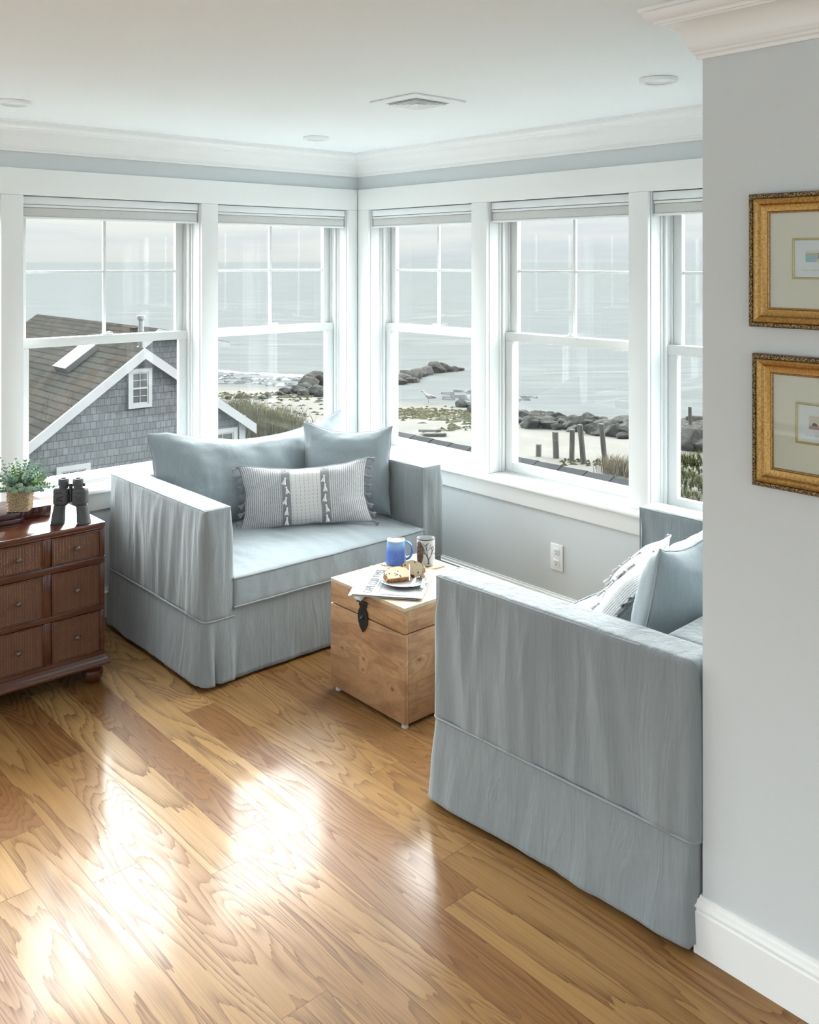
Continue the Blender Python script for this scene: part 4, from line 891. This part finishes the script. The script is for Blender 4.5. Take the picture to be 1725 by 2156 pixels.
# ------------------------------------------------------------------ framed prints on the near wall
def picture(y0,z0,z1,w,lab,kind):
    t=thing('framed_print',lab,'picture',(XP,y0-w/2,z0),0,'gold-framed prints on the near wall')
    y1=y0-w; prof=[(0,.0),(0,.019),(.003,.0225),(.010,.0225),(.011,.019)]
    pg=[(.011,.019),(.013,.0215),(.018,.0235),(.024,.021),(.028,.0145),(.036,.0115),(.042,.010),(.043,.006)]
    pi=[(.043,.0108),(.0445,.0118),(.046,.0108),(.0475,.0065),(.0475,.002)]
    def fr(pf,nm,mt,ins=0):
        b=MB(); rr=[]
        for (sy,sz) in ((0,0),(1,0),(1,1),(0,1)):
            rr.append([b.v((XP-o,(y0-d-ins) if sy==0 else (y1+d+ins),(z0+d+ins) if sz==0 else (z1-d-ins))) for d,o in pf])
        for k in range(4):
            for i in range(len(pf)-1): b.face([rr[k][i],rr[k][i+1],rr[(k+1)%4][i+1],rr[(k+1)%4][i]])
        return b.build(nm,mt,t,ang=28)
    fr(prof,'ornate_rim',M['orn']); fr(pg,'gold_moulding',M['gold']); fr(pi,'sight_edge',M['gold'])
    b=MB(); b.box(XP-.0045,XP-.0005,y1+.04,y0-.04,z0+.04,z1-.04); b.build('mat_board',M['matb'],t)
    yc=(y0+y1)/2; zc=(z0+z1)/2+(.004); hw,hh=.0655,.048
    fr([(0,.0045),(0,.0060),(.0025,.0072),(.005,.0060),(.005,.0045)],'gilt_fillet',M['fillet'],0) if 0 else None
    b=MB(); rr=[]
    for (sy,sz) in ((1,-1),(-1,-1),(-1,1),(1,1)): rr.append([b.v((XP-o,yc+sy*(hw-d),zc+sz*(hh-d))) for d,o in [(0,.0045),(0,.0062),(.003,.0072),(.0055,.0062),(.0055,.0045)]])
    for k in range(4):
        for i in range(4): b.face([rr[k][i],rr[k][i+1],rr[(k+1)%4][i+1],rr[(k+1)%4][i]])
    b.build('gilt_fillet',M['fillet'],t,ang=28)
    b=MB(); b.box(XP-.0050,XP-.0044,yc-hw+.005,yc+hw-.005,zc-hh+.005,zc+hh-.005); pa=b.build('print_paper',M['paperw'],t)
    X=Matrix(((0,0,-1,XP-.0051),(-1,0,0,yc),(0,1,0,zc),(0,0,0,1)))  # local x -> -Y (viewer's right), y up, z toward room
    def flat(pts,col,nm,z=.0001):
        key='print_'+nm+str(kind)
        m=MM(key,col,.8,.08,0); b=MB(X); b.poly([(p[0],p[1],z) for p in pts]); b.build(nm,m,pa)
    w2=.034
    if kind==1:
        flat([(-w2,-.008),(w2,-.008),(w2,.012),(-w2,.012)],(.25,.42,.47),'painted_sea')
        flat([(-w2,.006),(-.02,.009),(0,.007),(w2,.009),(w2,.013),(-w2,.013)],(.36,.38,.26),'painted_shore',.0002)
        flat([(-w2,.0125),(w2,.0125),(w2,.019),(-w2,.019)],(.56,.56,.48),'painted_sky',.0001)
        flat([(-.012,-.008),(.012,-.008),(.008,-.003),(.005,.0),(-.005,.0),(-.009,-.003)],(.55,.50,.42),'painted_rocks',.0003)
        flat([(-.0045,0),(.0045,0),(.003,.010),(.0045,.011),(0,.019),(-.0045,.011),(-.003,.010)],(.22,.12,.10),'painted_lighthouse',.0004)
    else:
        flat([(-w2,-.012),(w2,-.012),(w2,-.002),(-w2,-.004)],(.33,.20,.20),'painted_ground',.0002)
        flat([(-w2,-.004),(w2,-.002),(w2,.019),(-w2,.019)],(.52,.47,.38),'painted_sky',.0001)
        flat([(-.0275,-.004),(-.013,-.004),(-.015,.001),(-.021,.0035),(-.026,.001)],(.05,.045,.05),'painted_keepers_house',.0003)
        flat([(-.009,-.004),(-.001,-.004),(-.002,.010),(-.001,.011),(-.0035,.016),(-.005,.0175),(-.0065,.016),(-.009,.011),(-.008,.010)],(.05,.04,.04),'painted_lighthouse',.0003)
    # pencilled caption: short wavering strokes
    b=MB(X); rs=random.Random(kind*5)
    xx=-.042
    while xx<.04:
        L=rs.choice((.006,.012,.016)); pts=[(xx+L*i/12,-.0265+.0012*sin(i*2.1+xx*900)+rs.uniform(-.0006,.0006)+(.0025 if i==0 else 0),.0002) for i in range(13)]; b.tube(pts,.00018,4); xx+=L+.005
    b.build('pencil_caption',M['inkg'],pa)
    b=MB(); b.box(XP-.0100,XP-.0092,y1+.046,y0-.046,z0+.046,z1-.046); b.build('glazing',M['glass'],t)
picture(1.122,1.594,1.912,.333,'gold-framed small lighthouse print, the upper of two on the wall',1)
picture(1.114,1.214,1.530,.333,'gold-framed small lighthouse print, the lower of two on the wall',2)
# ------------------------------------------------------------------ outdoors
F_=V((.6647,.7471,0)); R_=V((.7471,-.6647,0))
def shoreF(r):
    T=[(-400,230),(-60,88),(-30,62),(-9.8,47),(-6.9,46),(-2,43.5),(4.6,39),(8.4,35.7),(11,34.8),(30,31),(80,24),(300,10)]
    for a,c in zip(T,T[1:]):
        if a[0]<=r<=c[0]: k=(r-a[0])/(c[0]-a[0]); return a[1]+(c[1]-a[1])*k
    return T[0][1] if r<T[0][0] else T[-1][1]
SEA=-4.55
def gz(f,r):
    d=shoreF(r)-f+nz(f*.06,r*.12,2)*1.6; z=SEA+max(-1.6,min(.22,d*.018)); 
    if d>2: z+=nz(f*.35,r*.35,7)*.05
    return z
def P3(f,r,z): p=F_*f+R_*r; return V((p.x,p.y,z))
b=MB(); fs=[3+ i*.9 for i in range(36)]+[35.5+i*.45 for i in range(34)]+[51+i*3 for i in range(20)]+[130,200,300]; rsx=[-300,-200,-120,-90,-70]+[-60+i*1.2 for i in range(84)]+[42,50,60,80,120,200,300]
g=[[b.v(P3(f,r,gz(f,r))) for r in rsx] for f in fs]
for i in range(len(fs)-1):
    for j in range(len(rsx)-1): b.face([g[i][j],g[i+1][j],g[i+1][j+1],g[i][j+1]])
b.build('beach_ground',M['sand'],kind=st)
b=MB(); b.poly([P3(20,-9000,SEA),P3(20,9000,SEA),P3(11000,9000,SEA),P3(11000,-9000,SEA)]); b.build('sea_surface',M['sea'],tagd=('pale grey sea stretching from the beach to the horizon','sea'),kind='stuff')
# foam
b=MB(); rs=random.Random(3)
def foamline(f0,r0,r1,amp,wd,n=150):
    G=[]
    for i in range(n+1):
        r=r0+(r1-r0)*i/n; f=f0(r)+nz(r*.8,1)*amp; w_=wd*(.30+abs(nz(r*1.3,5))*1.6)*min(1,8*i/n,8*(n-i)/n+.02)
        G.append([b.v(P3(f+w_*q,r,SEA+.005+hh+nz(r*3,q*3)*.05)) for q,hh in ((-.5,0),(-.2,.045),(.15,.07),(.5,.0))])
    for i in range(n):
        for k in range(3): b.face([G[i][k],G[i+1][k],G[i+1][k+1],G[i][k+1]])
foamline(lambda r:52.5-(r+10)*.75*-.0-(r+10)*.45,-14,-4.6,.8,1.1)
for k in range(26): r=rs.uniform(-13,-4.5); f=rs.uniform(47.5,50.5)-(r+10)*.4; foamline(lambda q,f=f:f,r,r+rs.uniform(.5,2.2),.2,.25,24)
for k in range(34): r=rs.uniform(1.4,5.2); f=rs.uniform(42.5,46)-(r)*.25; foamline(lambda q,f=f,r=r:f-(q-r)*.3,r,r+rs.uniform(.15,.8),.1,.14,16)
b.build('breaking_wave',M['foam'],tagd=('white foam of the small wave breaking along the beach','wave'),kind='stuff')
# rocks
RM=[]
for k in range(6):
    bm=bmesh.new(); bmesh.ops.create_icosphere(bm,subdivisions=4,radius=1)
    for v in bm.verts:
        p=v.co.copy(); n=p.normalized(); q=nz(p.x*.9+k*7,p.y*.9,p.z*.9); c=noise.cell(V((p.x*1.3+k*3,p.y*1.3,p.z*1.3)))
        v.co=n*(1+.38*q+.10*nz(p.x*3,p.y*3,p.z*3+k)); v.co.z*=.68
    rk=random.Random(40+k)
    for q in range(13):
        a=rk.uniform(0,2*PI); e=rk.uniform(-.5,1.4); n=V((cos(a)*cos(e),sin(a)*cos(e),sin(e))); dd=rk.uniform(.55,.82)*(.75 if e>.9 else 1)
        for v in bm.verts:
            t_=v.co.dot(n)-dd
            if t_>0: v.co-=n*t_*.93
    for f in bm.faces: f.smooth=True
    for e in bm.edges: e.smooth=e.calc_face_angle(0)<R(24)
    me=bpy.data.meshes.new('boulder'); bm.to_mesh(me); bm.free(); me.materials.append(M['rock']); RM.append(me)
def rock(f,r,s,lab,grp,sx=1.0,zz=None,cat='rock'):
    o=bpy.data.objects.new('boulder',RM[rs.randrange(6)]); COL.objects.link(o); z=gz(f,r) if zz is None else zz
    o.location=P3(f,r,max(z,SEA)+s*.28); o.rotation_euler=(rs.uniform(-.3,.3),rs.uniform(-.3,.3),rs.uniform(0,6.3)); o.scale=(s*sx*rs.uniform(.85,1.2),s*rs.uniform(.8,1.1),s*rs.uniform(.8,1.15))
    o['label']=lab; o['category']=cat
    if grp: o['group']=grp
def px(x,y,z=-4.45): # photo position turned into place on the beach: distance forward and sideways
    f=(1.75-z)*1947/(y-551.0); return f,(x-862.5)/1947*f
rs=random.Random(5)
GL='grey boulder in the low rock line across the beach before the posts'
for k in range(62):
    x=1070+270*(k+rs.uniform(-.6,.6))/62; yb=886+ (x-1083)*.105+rs.uniform(-17,10); f,r=px(x,yb); rock(f,r,rs.uniform(.24,.50)*(1.2 if rs.random()<.22 else 1),GL,'boulders of the beach rock line')
for (x,y,s,l) in ((970,852,.34,'small dark rock at the waterline, right edge of the corner window'),(990,852,.30,'second small dark rock at the right edge of the corner window'),(994,864,.28,'low rock at the waterline just left of the window mullion'),(1257,914,.26,'lone flat rock on the sand before the rock line'),(1134,896,.22,'small lone stone on the sand before the left of the rock line')):
    f,r=px(x,y); rock(f,r,s,l,None)
for (x,y,s) in ((1436,900,.62),(1456,920,.75),(1470,905,.75),(1478,930,.6),(1448,933,.8),(1430,925,.5),(1466,938,.5),(1440,880,.35),(1478,885,.6),(1490,915,.8),(1505,930,.8)):
    f,r=px(x,y+8); rock(f,r,s,'large grey boulder in the pile around the two far posts','boulders around the far posts')
for (x,y,s) in ((655,812,1.0),(668,806,1.2),(640,816,.6),(672,822,.7),(655,826,.6),(680,826,.8),(632,824,.6),(640,829,.5),(600,826,.45),(590,829,.35),(618,822,.4),(673,831,.5),(686,808,1.1),(565,832,.3)):
    f,r=px(x,y); rock(f,r,s*.72,'grey rock in the cluster on the sand seen through the left corner window','rocks in the left window cluster')
for (x,y,s) in ((838,802,.9),(850,800,1.1),(862,796,1.2),(872,794,.9),(845,806,.7),(834,795,.7),(884,789,1.0),(900,786,1.1),(915,782,1.3),(925,780,1.0),(940,780,.9),(955,779,.7),(966,778,.5),(862,803,.7),(876,802,.5)):
    f,r=px(x,y,-4.5); rock(f,r,s*.5,'dark wet rock in the low jetty running into the sea','rocks of the low jetty',1.2)
for k,(x,y) in enumerate(((480,838),(505,836),(520,836),(553,838),(1060,0))):
    if y: f,r=px(x,y); rock(f,r,.2,'small scattered stone on the sand near the waterline','stones on the sand')
# timber posts
PL=['shortest weathered timber post, far left of the row on the beach','second timber post from the left, thick and upright','third timber post from the left, thin and upright','fourth timber post, leaning left, tallest of the beach row','fifth timber post, leaning left, right end of the row','dark timber post at the left edge among the far boulders','slender timber post rising above the far boulders']
for (xb,yb,xt,yt,wd),l in zip(((1134,968,1135,936,11),(1172,972,1170,910,12),(1204,978,1206,905,10.5),(1231,984,1222,895,11),(1276,979,1267,893,10.5),(1430,940,1425,864,8),(1454,926,1454,857,7)),PL):
    f,r=px(xb,yb); z0=-4.45; k=f/1947; z1=1.75-(yt-551)*k; r1=(xt-862.5)*k; h=wd*k/2
    b=MB(); rings=[]
    a0=P3(f,r,z0-.15); a1=P3(f+.05,r1,z1)
    for q in range(9):
        p=a0.lerp(a1,q/8); rings.append([b.v(p+V((h*1.12*cos(PI/4+PI/2*e+.4+dd)*(1+.07*nz(q*2.1,e,xb)),h*1.12*sin(PI/4+PI/2*e+.4+dd)*(1+.07*nz(q*1.7,e+5,xb)),(.04*nz(e,q,xb) if q==8 else 0)))) for e in range(4) for dd in (-.2,.2)])
    b.skin(rings); b.build('timber_post',M['post'],tagd=(l,'post','weathered timber posts on the beach'))
# planks, gull, seaweed
f,r=px(905,917); c=P3(f,r,gz(f,r)+.10)
t=thing('driftwood_pallet','broken wooden pallet boards lying on the sand below the corner window','driftwood',c)
for k in range(2):
    b=MB(Matrix.Translation(c+P3(-.45*k,.18*k,.02-.05*k))@Matrix.Rotation(math.atan2(R_.y,R_.x)+.03*k,4,'Z')); b.box(-.40,.40,-.09,.09,-.04,.05,.01); b.build('board',M['post'],t)
b=MB(Matrix.Translation(c)@Matrix.Rotation(math.atan2(R_.y,R_.x),4,'Z'))
for x in (-.2,.25): b.box(x-.06,x+.06,-.42,.1,-.09,-.042,.005)
b.build('crosspiece',M['post'],t)
f,r=px(903,848,-4.52); gc=P3(f,r,-4.53); t=thing('seagull','small grey and white seagull standing on the wet sand','seagull',gc)
S=R_; U=V((0,0,1)); b=MB(); rg=[]
for q,h,rr in ((-.30,.24,.010),(-.22,.25,.05),(-.10,.27,.085),(.04,.30,.095),(.14,.36,.075),(.19,.43,.045),(.21,.49,.042),(.235,.52,.045),(.27,.52,.03),(.29,.515,.010)): rg.append(b.ring(gc+S*-q+U*h,S*-.9+U*.15,rr,12))
b.skin(rg); b.build('body',M['gullw'],t)
b=MB(); rg=[]
for q,rr in ((-.36,.005),(-.25,.045),(-.08,.075),(.08,.05),(.12,.01)): rg.append(b.ring(gc+S*-q+U*(.30+q*.18),S*-1.0,rr*1.15,10))
b.skin(rg); b.build('wing',M['gullg'],t)
for q in (-.03,.03): b=MB(); b.tube([gc+S*-.02+F_*q+U*.22,gc+F_*q+U*.0],.009,6); b.build('leg',M['gullg'],t)
b=MB(); b.cyl(gc-S*.28+U*.515,gc-S*.35+U*.50,.014,.004,8); b.build('beak',M['dune'],t)
b=MB(); rs=random.Random(9)
def weedblob(f,r,s):
    c=P3(f,r,max(gz(f,r),SEA)+.012); vs=[]
    k=rs.randint(5,8); top=b.v(c+V((0,0,.05)))
    for i in range(k): a=2*PI*i/k; q=s*rs.uniform(.4,1.2); vs.append(b.v(c+R_*(q*2.2*cos(a))+F_*(q*sin(a))-V((0,0,.02))))
    for i in range(k): b.face([top,vs[i],vs[(i+1)%k]])
for k in range(420): x=rs.uniform(828,1000); y=868+ (x-830)*.055+rs.gauss(0,6.5); f,r=px(x,y); weedblob(f,r,rs.uniform(.03,.17))
for k in range(110): x=rs.uniform(930,1003); y=rs.uniform(862,910); f,r=px(x,y); weedblob(f,r,rs.uniform(.03,.12))
for k in range(260): x=rs.uniform(455,690); y=rs.uniform(822,880) if rs.random()<.5 else rs.gauss(832,4); f,r=px(x,max(815,y)); weedblob(f,r,rs.uniform(.03,.13))
for k in range(60): x=rs.uniform(1180,1330); y=rs.uniform(974,990); f,r=px(x,y); weedblob(f,r,rs.uniform(.02,.08))
b.build('seaweed_wrack',M['weed'],tagd=('dried brown seaweed scattered in lines across the sand','seaweed'),kind='stuff')
def grass(nm,lab,cat,spots,n,L,mt,lean=.5,wd=.012,seed=1):
    b=MB(); rs=random.Random(seed)
    for k in range(n):
        f,r,sp=spots[rs.randrange(len(spots))]; f+=rs.gauss(0,sp); r+=rs.gauss(0,sp); z=gz(f,r)+(.0); c=P3(f,r,z); a=rs.uniform(0,2*PI); l=L*rs.uniform(.5,1.15); d=V((cos(a),sin(a),0))*rs.uniform(.1,lean); s=V((-sin(a+1),cos(a+1),0))*wd
        m=c+d*l*.45+V((0,0,l*.6)); e=c+d*l*1.1+V((0,0,l*(1-.3*lean)))
        v=[b.v(c-s),b.v(c+s),b.v(m+s*.7),b.v(m-s*.7),b.v(e)]; b.face(v[:4]); b.face([v[3],v[2],v[4]])
    b.build(nm,mt,tagd=(lab,cat),kind='stuff',ang=180)
sp=[]
for x,y in ((495,880),(515,885),(535,890),(555,895),(575,900),(590,905),(525,900),(545,905),(565,910),(500,870),(600,915),(585,920)): f,r=px(x,y+22,-4.4); sp.append((f,r,.45))
grass('dune_grass','tall brown-green beach grass beside the grey shingled cottage','beach grass',sp,5200,1.15,M['dune'],.45,.010,2)
sp=[]
for x,y in ((1290,995),(1305,1000),(1318,1000),(1335,1003),(1352,1005)): f,r=px(x,y+4,-4.4); sp.append((f,r,.22))
grass('straw_grass','dry straw-coloured beach grass right of the timber posts','beach grass',sp,900,.6,M['dunes2'],.5,.008,4)
def shrub(f,r,rad,lab,seed,h=1.0):
    rs=random.Random(seed); b=MB(); c0=P3(f,r,gz(f,r)-.1)
    for k in range(70):
        a=rs.uniform(0,2*PI); q=rad*rs.random()**.5; h_=rad*h*(1-(q/rad)**2*.7)*rs.uniform(.55,1.0); tip=c0+V((cos(a)*q,sin(a)*q,h_))
        for j in range(30):
            aa=rs.uniform(0,2*PI); e=rs.uniform(-.1,1.2); d=V((cos(aa)*cos(e),sin(aa)*cos(e),sin(e)+.25)).normalized(); l=.22*rs.uniform(.5,1.2); s=d.cross(V((0,0,1))).normalized()*.008; b.poly([tip-s-d*.05,tip+s-d*.05,tip+d*l])
    b.build('beach_shrub',M['shrub'],tagd=(lab,'shrub','needle-leaved shore shrubs'),ang=180)
for (x,y,rad,l) in ((1432,1000,.75,'green needle-leaved shrub at the left of the right-hand window'),(1466,1008,.95,'tall spiky green shrub beside the wall edge in the right-hand window'),(1440,1046,.85,'low green shrub just above the sofa arm in the right-hand window'),(1488,1060,.9,'green shrub hidden partly behind the near wall edge')):
    f,r=px(x,y); shrub(f,r,rad*.8,l,int(x))
# neighbour cottage -------------------------------------------------
HY=17.0; PK=(8.12,-.006); SL=.70
t=thing('shingled_cottage','grey shingled cottage with white gable trim, seen through the left window','house',(8.0,20,-4.5))
xl,xr=4.3,10.42; zg=-4.8
zl=PK[1]-SL*(PK[0]-xl); zr=PK[1]-SL*(xr-PK[0])
b=MB(); b.poly([(xl,HY,zg),(xr,HY,zg),(xr,HY,zr),(PK[0],HY,PK[1]),(xl,HY,zl)],[(xl,zg),(xr,zg),(xr,zr),PK,(xl,zl)])
b.quad((xr,HY,zg),(xr,HY+9,zg),(xr,HY+9,zr),(xr,HY,zr)); b.quad((xl,HY+11,zg),(xl,HY,zg),(xl,HY,zl),(xl,HY+11,zl))
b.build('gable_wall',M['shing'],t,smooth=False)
ov=.22
def slope(b,x0,z0,x1,z1,ya,yb,th=.07):
    # x0,z0 eave; x1,z1 ridge
    A=(x0,ya,z0+th);B=(x0,yb,z0+th);C=(x1,yb,z1+th);D=(x1,ya,z1+th)
    if x0<x1: b.quad(B,A,D,C)
    else: b.quad(A,B,C,D)
    a,b_,c,d=(x0,ya,z0),(x0,yb,z0),(x1,yb,z1),(x1,ya,z1)
    b.poly([a,b_,c,d]); b.poly([a,A,D,d]); b.poly([b_,B,C,c]); b.poly([a,A,B,b_])
b=MB(); slope(b,xl-ov,zl-SL*ov,PK[0],PK[1],HY-.12,HY+11); slope(b,xr+ov,zr-SL*ov,PK[0],PK[1],HY-.12,HY+11); b.build('roof',M['roof'],t,smooth=False)
b=MB()
for sx,xe in ((-1,xl-ov),(1,xr+ov)):
    ze=PK[1]-SL*abs(xe-PK[0]); wd=.17
    b.prism([(xe,HY-.15,ze+.07),(PK[0],HY-.15,PK[1]+.07),(PK[0],HY-.15,PK[1]+.07-wd*1.2),(xe,HY-.15,ze+.07-wd*1.2)],(0,.06,0))
b.build('rake_board',M['xtrim'],t,smooth=False)
b=MB(); b.box(xr-.13,xr+.02,HY-.03,HY,zg,zr+.1); b.box(xr,xr+.02,HY,HY+.14,zg,zr); b.build('corner_board',M['xtrim'],t)
def hwin(x0,x1,z0,z1,y,cols,rows,par,tr=.075):
    b=MB(); f=(x0,x1,z0,z1); b.box(x0,x1,y-.045,y,z1-tr,z1); b.box(x0,x1,y-.045,y,z0,z0+tr); b.box(x0,x0+tr,y-.045,y,z0+tr,z1-tr); b.box(x1-tr,x1,y-.045,y,z0+tr,z1-tr); w_=b.build('window',M['xtrim'],par)
    a,c,e,g_=x0+tr,x1-tr,z0+tr,z1-tr; s=.028; b=MB(); b.box(a,a+s,y-.03,y,e,g_); b.box(c-s,c,y-.03,y,e,g_); b.box(a+s,c-s,y-.029,y,g_-s,g_); b.box(a+s,c-s,y-.029,y,e,e+s)
    if rows>1: b.box(a,c,y-.035,y-.001,(e+g_)/2-.016,(e+g_)/2+.016)
    for k in range(1,cols): x=a+(c-a)*k/cols; b.box(x-.007,x+.007,y-.025,y,e,g_)
    for q in (.25,.75):
        if rows>1: z=e+(g_-e)*q; b.box(a,c,y-.025,y,z-.006,z+.006)
    b.build('sash',M['xtrim'],w_); b=MB(); b.box(a,c,y-.012,y-.008,e,g_); b.build('pane',M['xglass'],w_)
hwin(7.82,8.31,-1.10,-.335,HY,2,2,t); hwin(6.43,7.07,-2.95,-2.03,HY,3,1,t,.09); hwin(9.55,10.24,-2.5,-1.73,HY,2,1,t,.09)
# skylight on the left slope
b=MB(); 
def onslope(x,y,h): n=V((-SL,0,1)).normalized(); return V((x,y,PK[1]+.07-SL*(PK[0]-x)))+n*h
q=[(7.30,19.30),(7.30,18.62),(7.93,18.62),(7.93,19.30)]
b.prism([onslope(x,y,0) for x,y in q],V((-SL,0,1)).normalized()*.12); sk=b.build('skylight',M['xdark'],t,smooth=False)
b=MB(); b.poly([onslope(x+(.04 if x<7.5 else -.04),y+(.05 if y<19 else -.05),.124) for x,y in q]); b.build('pane',M['skyl'],sk)
b=MB(); c=V((9.0,18.9,-.62)); b.cyl(c,c+V((0,0,1.15)),.055,n=18); b.cyl(c+V((0,0,1.12)),c+V((0,0,1.17)),.098,n=18); b.cyl(c+V((0,0,1.17)),c+V((0,0,1.20)),.085,n=18); b.cyl(c+V((0,0,.86)),c+V((0,0,.90)),.065,n=18); b.build('stove_pipe',M['galv'],t)
b=MB(); b.box(9.62,9.72,20.6,20.8,.07,.19); b.build('ridge_vent_cap',M['roof'],t)
# taller wing behind
t2=thing('rear_cottage','taller shingled house with a mossy ridge behind the nearer gable','house',(11,24,-4.5))
Y2=20.5; P2=(10.14,.10); S2=.23; x2r=11.75; x2l=5.2; y2e=28.3
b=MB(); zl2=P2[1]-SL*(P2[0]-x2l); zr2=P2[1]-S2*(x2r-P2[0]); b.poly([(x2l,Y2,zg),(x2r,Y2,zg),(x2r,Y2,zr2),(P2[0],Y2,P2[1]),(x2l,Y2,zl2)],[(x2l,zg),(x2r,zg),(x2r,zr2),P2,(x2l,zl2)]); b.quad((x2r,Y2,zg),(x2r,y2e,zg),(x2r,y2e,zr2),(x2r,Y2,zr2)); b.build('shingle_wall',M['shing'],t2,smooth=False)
b=MB(); slope(b,x2l,zl2,P2[0],P2[1],Y2-.15,y2e); slope(b,x2r+.3,zr2-S2*.3,P2[0],P2[1],Y2-.15,y2e); b.build('roof',M['roof'],t2,smooth=False)
b=MB(); b.prism([(x2l,Y2-.18,zl2+.06),(P2[0],Y2-.18,P2[1]+.06),(P2[0],Y2-.18,P2[1]-.12),(x2l,Y2-.18,zl2-.12)],(0,.05,0)); ze=zr2-S2*.3
b.prism([(x2r+.3,Y2-.18,ze+.06),(P2[0],Y2-.18,P2[1]+.06),(P2[0],Y2-.18,P2[1]-.08),(x2r+.3,Y2-.18,ze-.08)],(0,.05,0)); b.build('rake_board',M['xtrim'],t2,smooth=False)
# low roof below the right windows
t3=thing('porch_roof','low grey asphalt-shingled roof just below the right windows','roof',(6.5,7,-1.0))
b=MB(); y0,y1=4.42,7.9; A=.36
b.quad((4.2,y1,-.10-2.3*A),(4.2,y0,-.10-2.3*A),(6.5,y0,-.10),(6.5,y1,-.10)); b.quad((6.5,y1,-.10),(6.5,y0,-.10),(8.8,y0,-.10-2.3*A),(8.8,y1,-.10-2.3*A))
b.build('shingle_slopes',M['porch'],t3,smooth=False)
b=MB()
for k in range(12):
    y=y0+.28*k; b.prism([(6.5-.16,y,-.075-.16*A+.003*(k%2)),(6.5,y,-.068),(6.5+.16,y,-.075-.16*A),(6.5+.16,y,-.10-.16*A),(6.5,y,-.10),(6.5-.16,y,-.10-.16*A)],(0,.275,-.006))
b.build('ridge_cap',M['porch'],t3,smooth=False)
for j in range(1,5):
    b=MB(); rs=random.Random(j)
    for k in range(17): y=y0+.2*k+(j%2)*.1; x=6.5-.14*j-.02; dz=.012; b.box(x-.003,x+.003,y,y+.196,-.10-(6.5-x)*A,-.10-(6.5-x)*A+dz*(1+.4*rs.random()))
    b.build('shingle_course',M['porch'],t3,smooth=False)
b=MB(); b.box(5.0,8.0,y0+.2,y1,-4.5,-.75); b.build('wall',M['shing'],t3,smooth=False)
# ------------------------------------------------------------------ sky and light
wd=bpy.data.worlds.new('overcast_sky'); SC.world=wd; wd.use_nodes=True; nt=wd.node_tree; nt.nodes.clear(); g=NT(nt)
tc=g.n('TexCoord').outputs['Generated']; x,y,z=g.sep(tc); zz=g.m('MAXIMUM',z,0.0)
cl=g.noise(g.n('VectorMath',{0:tc,1:(1.6,1.6,22.0)},operation='MULTIPLY').outputs[0],2.2,5,.55,.3)
dn=g.n('VectorMath',{0:tc},operation='NORMALIZE').outputs[0]; x,y,z=g.sep(dn)
lobe=g.n('VectorMath',{0:dn,1:V((.56,.63,.54)).normalized()},operation='DOT_PRODUCT').outputs['Value']
lb=g.m('POWER',g.ramp(lobe,-.25,1.0),1.6)
hz=g.ramp(z,-.02,.09)
low=g.mix(hz,(.39,.41,.42),(.565,.575,.57))
tint=g.mix(g.ramp(cl,.36,.62),(.93,.96,1.0),(1.12,1.10,1.06))
low=g.mix(1.0,low,tint,'MULTIPLY')
up=g.mix(lb,(1.5,1.6,1.7),(26,26.8,26.9)); up=g.mix(g.ramp(z,.60,.86),up,(1.5,1.6,1.7))
col=g.mix(g.m('POWER',g.ramp(z,.075,.30),.9),low,up)
bg=g.n('Background',{'Color':col,'Strength':1.0}); g.n('OutputWorld',{0:bg.outputs[0]})
def area(name,loc,rot,sx,sy,p,col=(1,1,1)):
    l=bpy.data.lights.new(name,'AREA'); l.shape='RECTANGLE'; l.size=sx; l.size_y=sy; l.energy=p; l.color=col; o=bpy.data.objects.new(name,l); COL.objects.link(o); o.location=loc; o.rotation_euler=rot; return o
# added fill lamps outside the left and rear openings to brighten the room
for yy in (-1.6,.8,3.05): area('fill_left',(XL-.25,yy,1.3),(0,R(-90),0),1.8,1.9,8,(.85,.95,1))
for xx in (-1.55,.7): area('fill_rear',(xx,YB-.25,1.2),(R(90),0,0),1.9,1.9,8,(.85,.95,1))
# ------------------------------------------------------------------ camera
cam=bpy.data.cameras.new('camera'); co=bpy.data.objects.new('camera',cam); COL.objects.link(co); SC.camera=co
cam.sensor_fit='HORIZONTAL'; cam.sensor_width=36; cam.lens=1947/1725*36; cam.shift_y=-(1078-551)/1725; cam.clip_start=.05; cam.clip_end=20000
co.location=(0,0,1.75); co.rotation_euler=(R(90),0,R(-41.66))
vs=SC.view_settings; SC.display_settings.display_device='sRGB'; vs.view_transform='Standard'; vs.look='None'; vs.gamma=1; vs.use_curve_mapping=False; vs.exposure=0.85
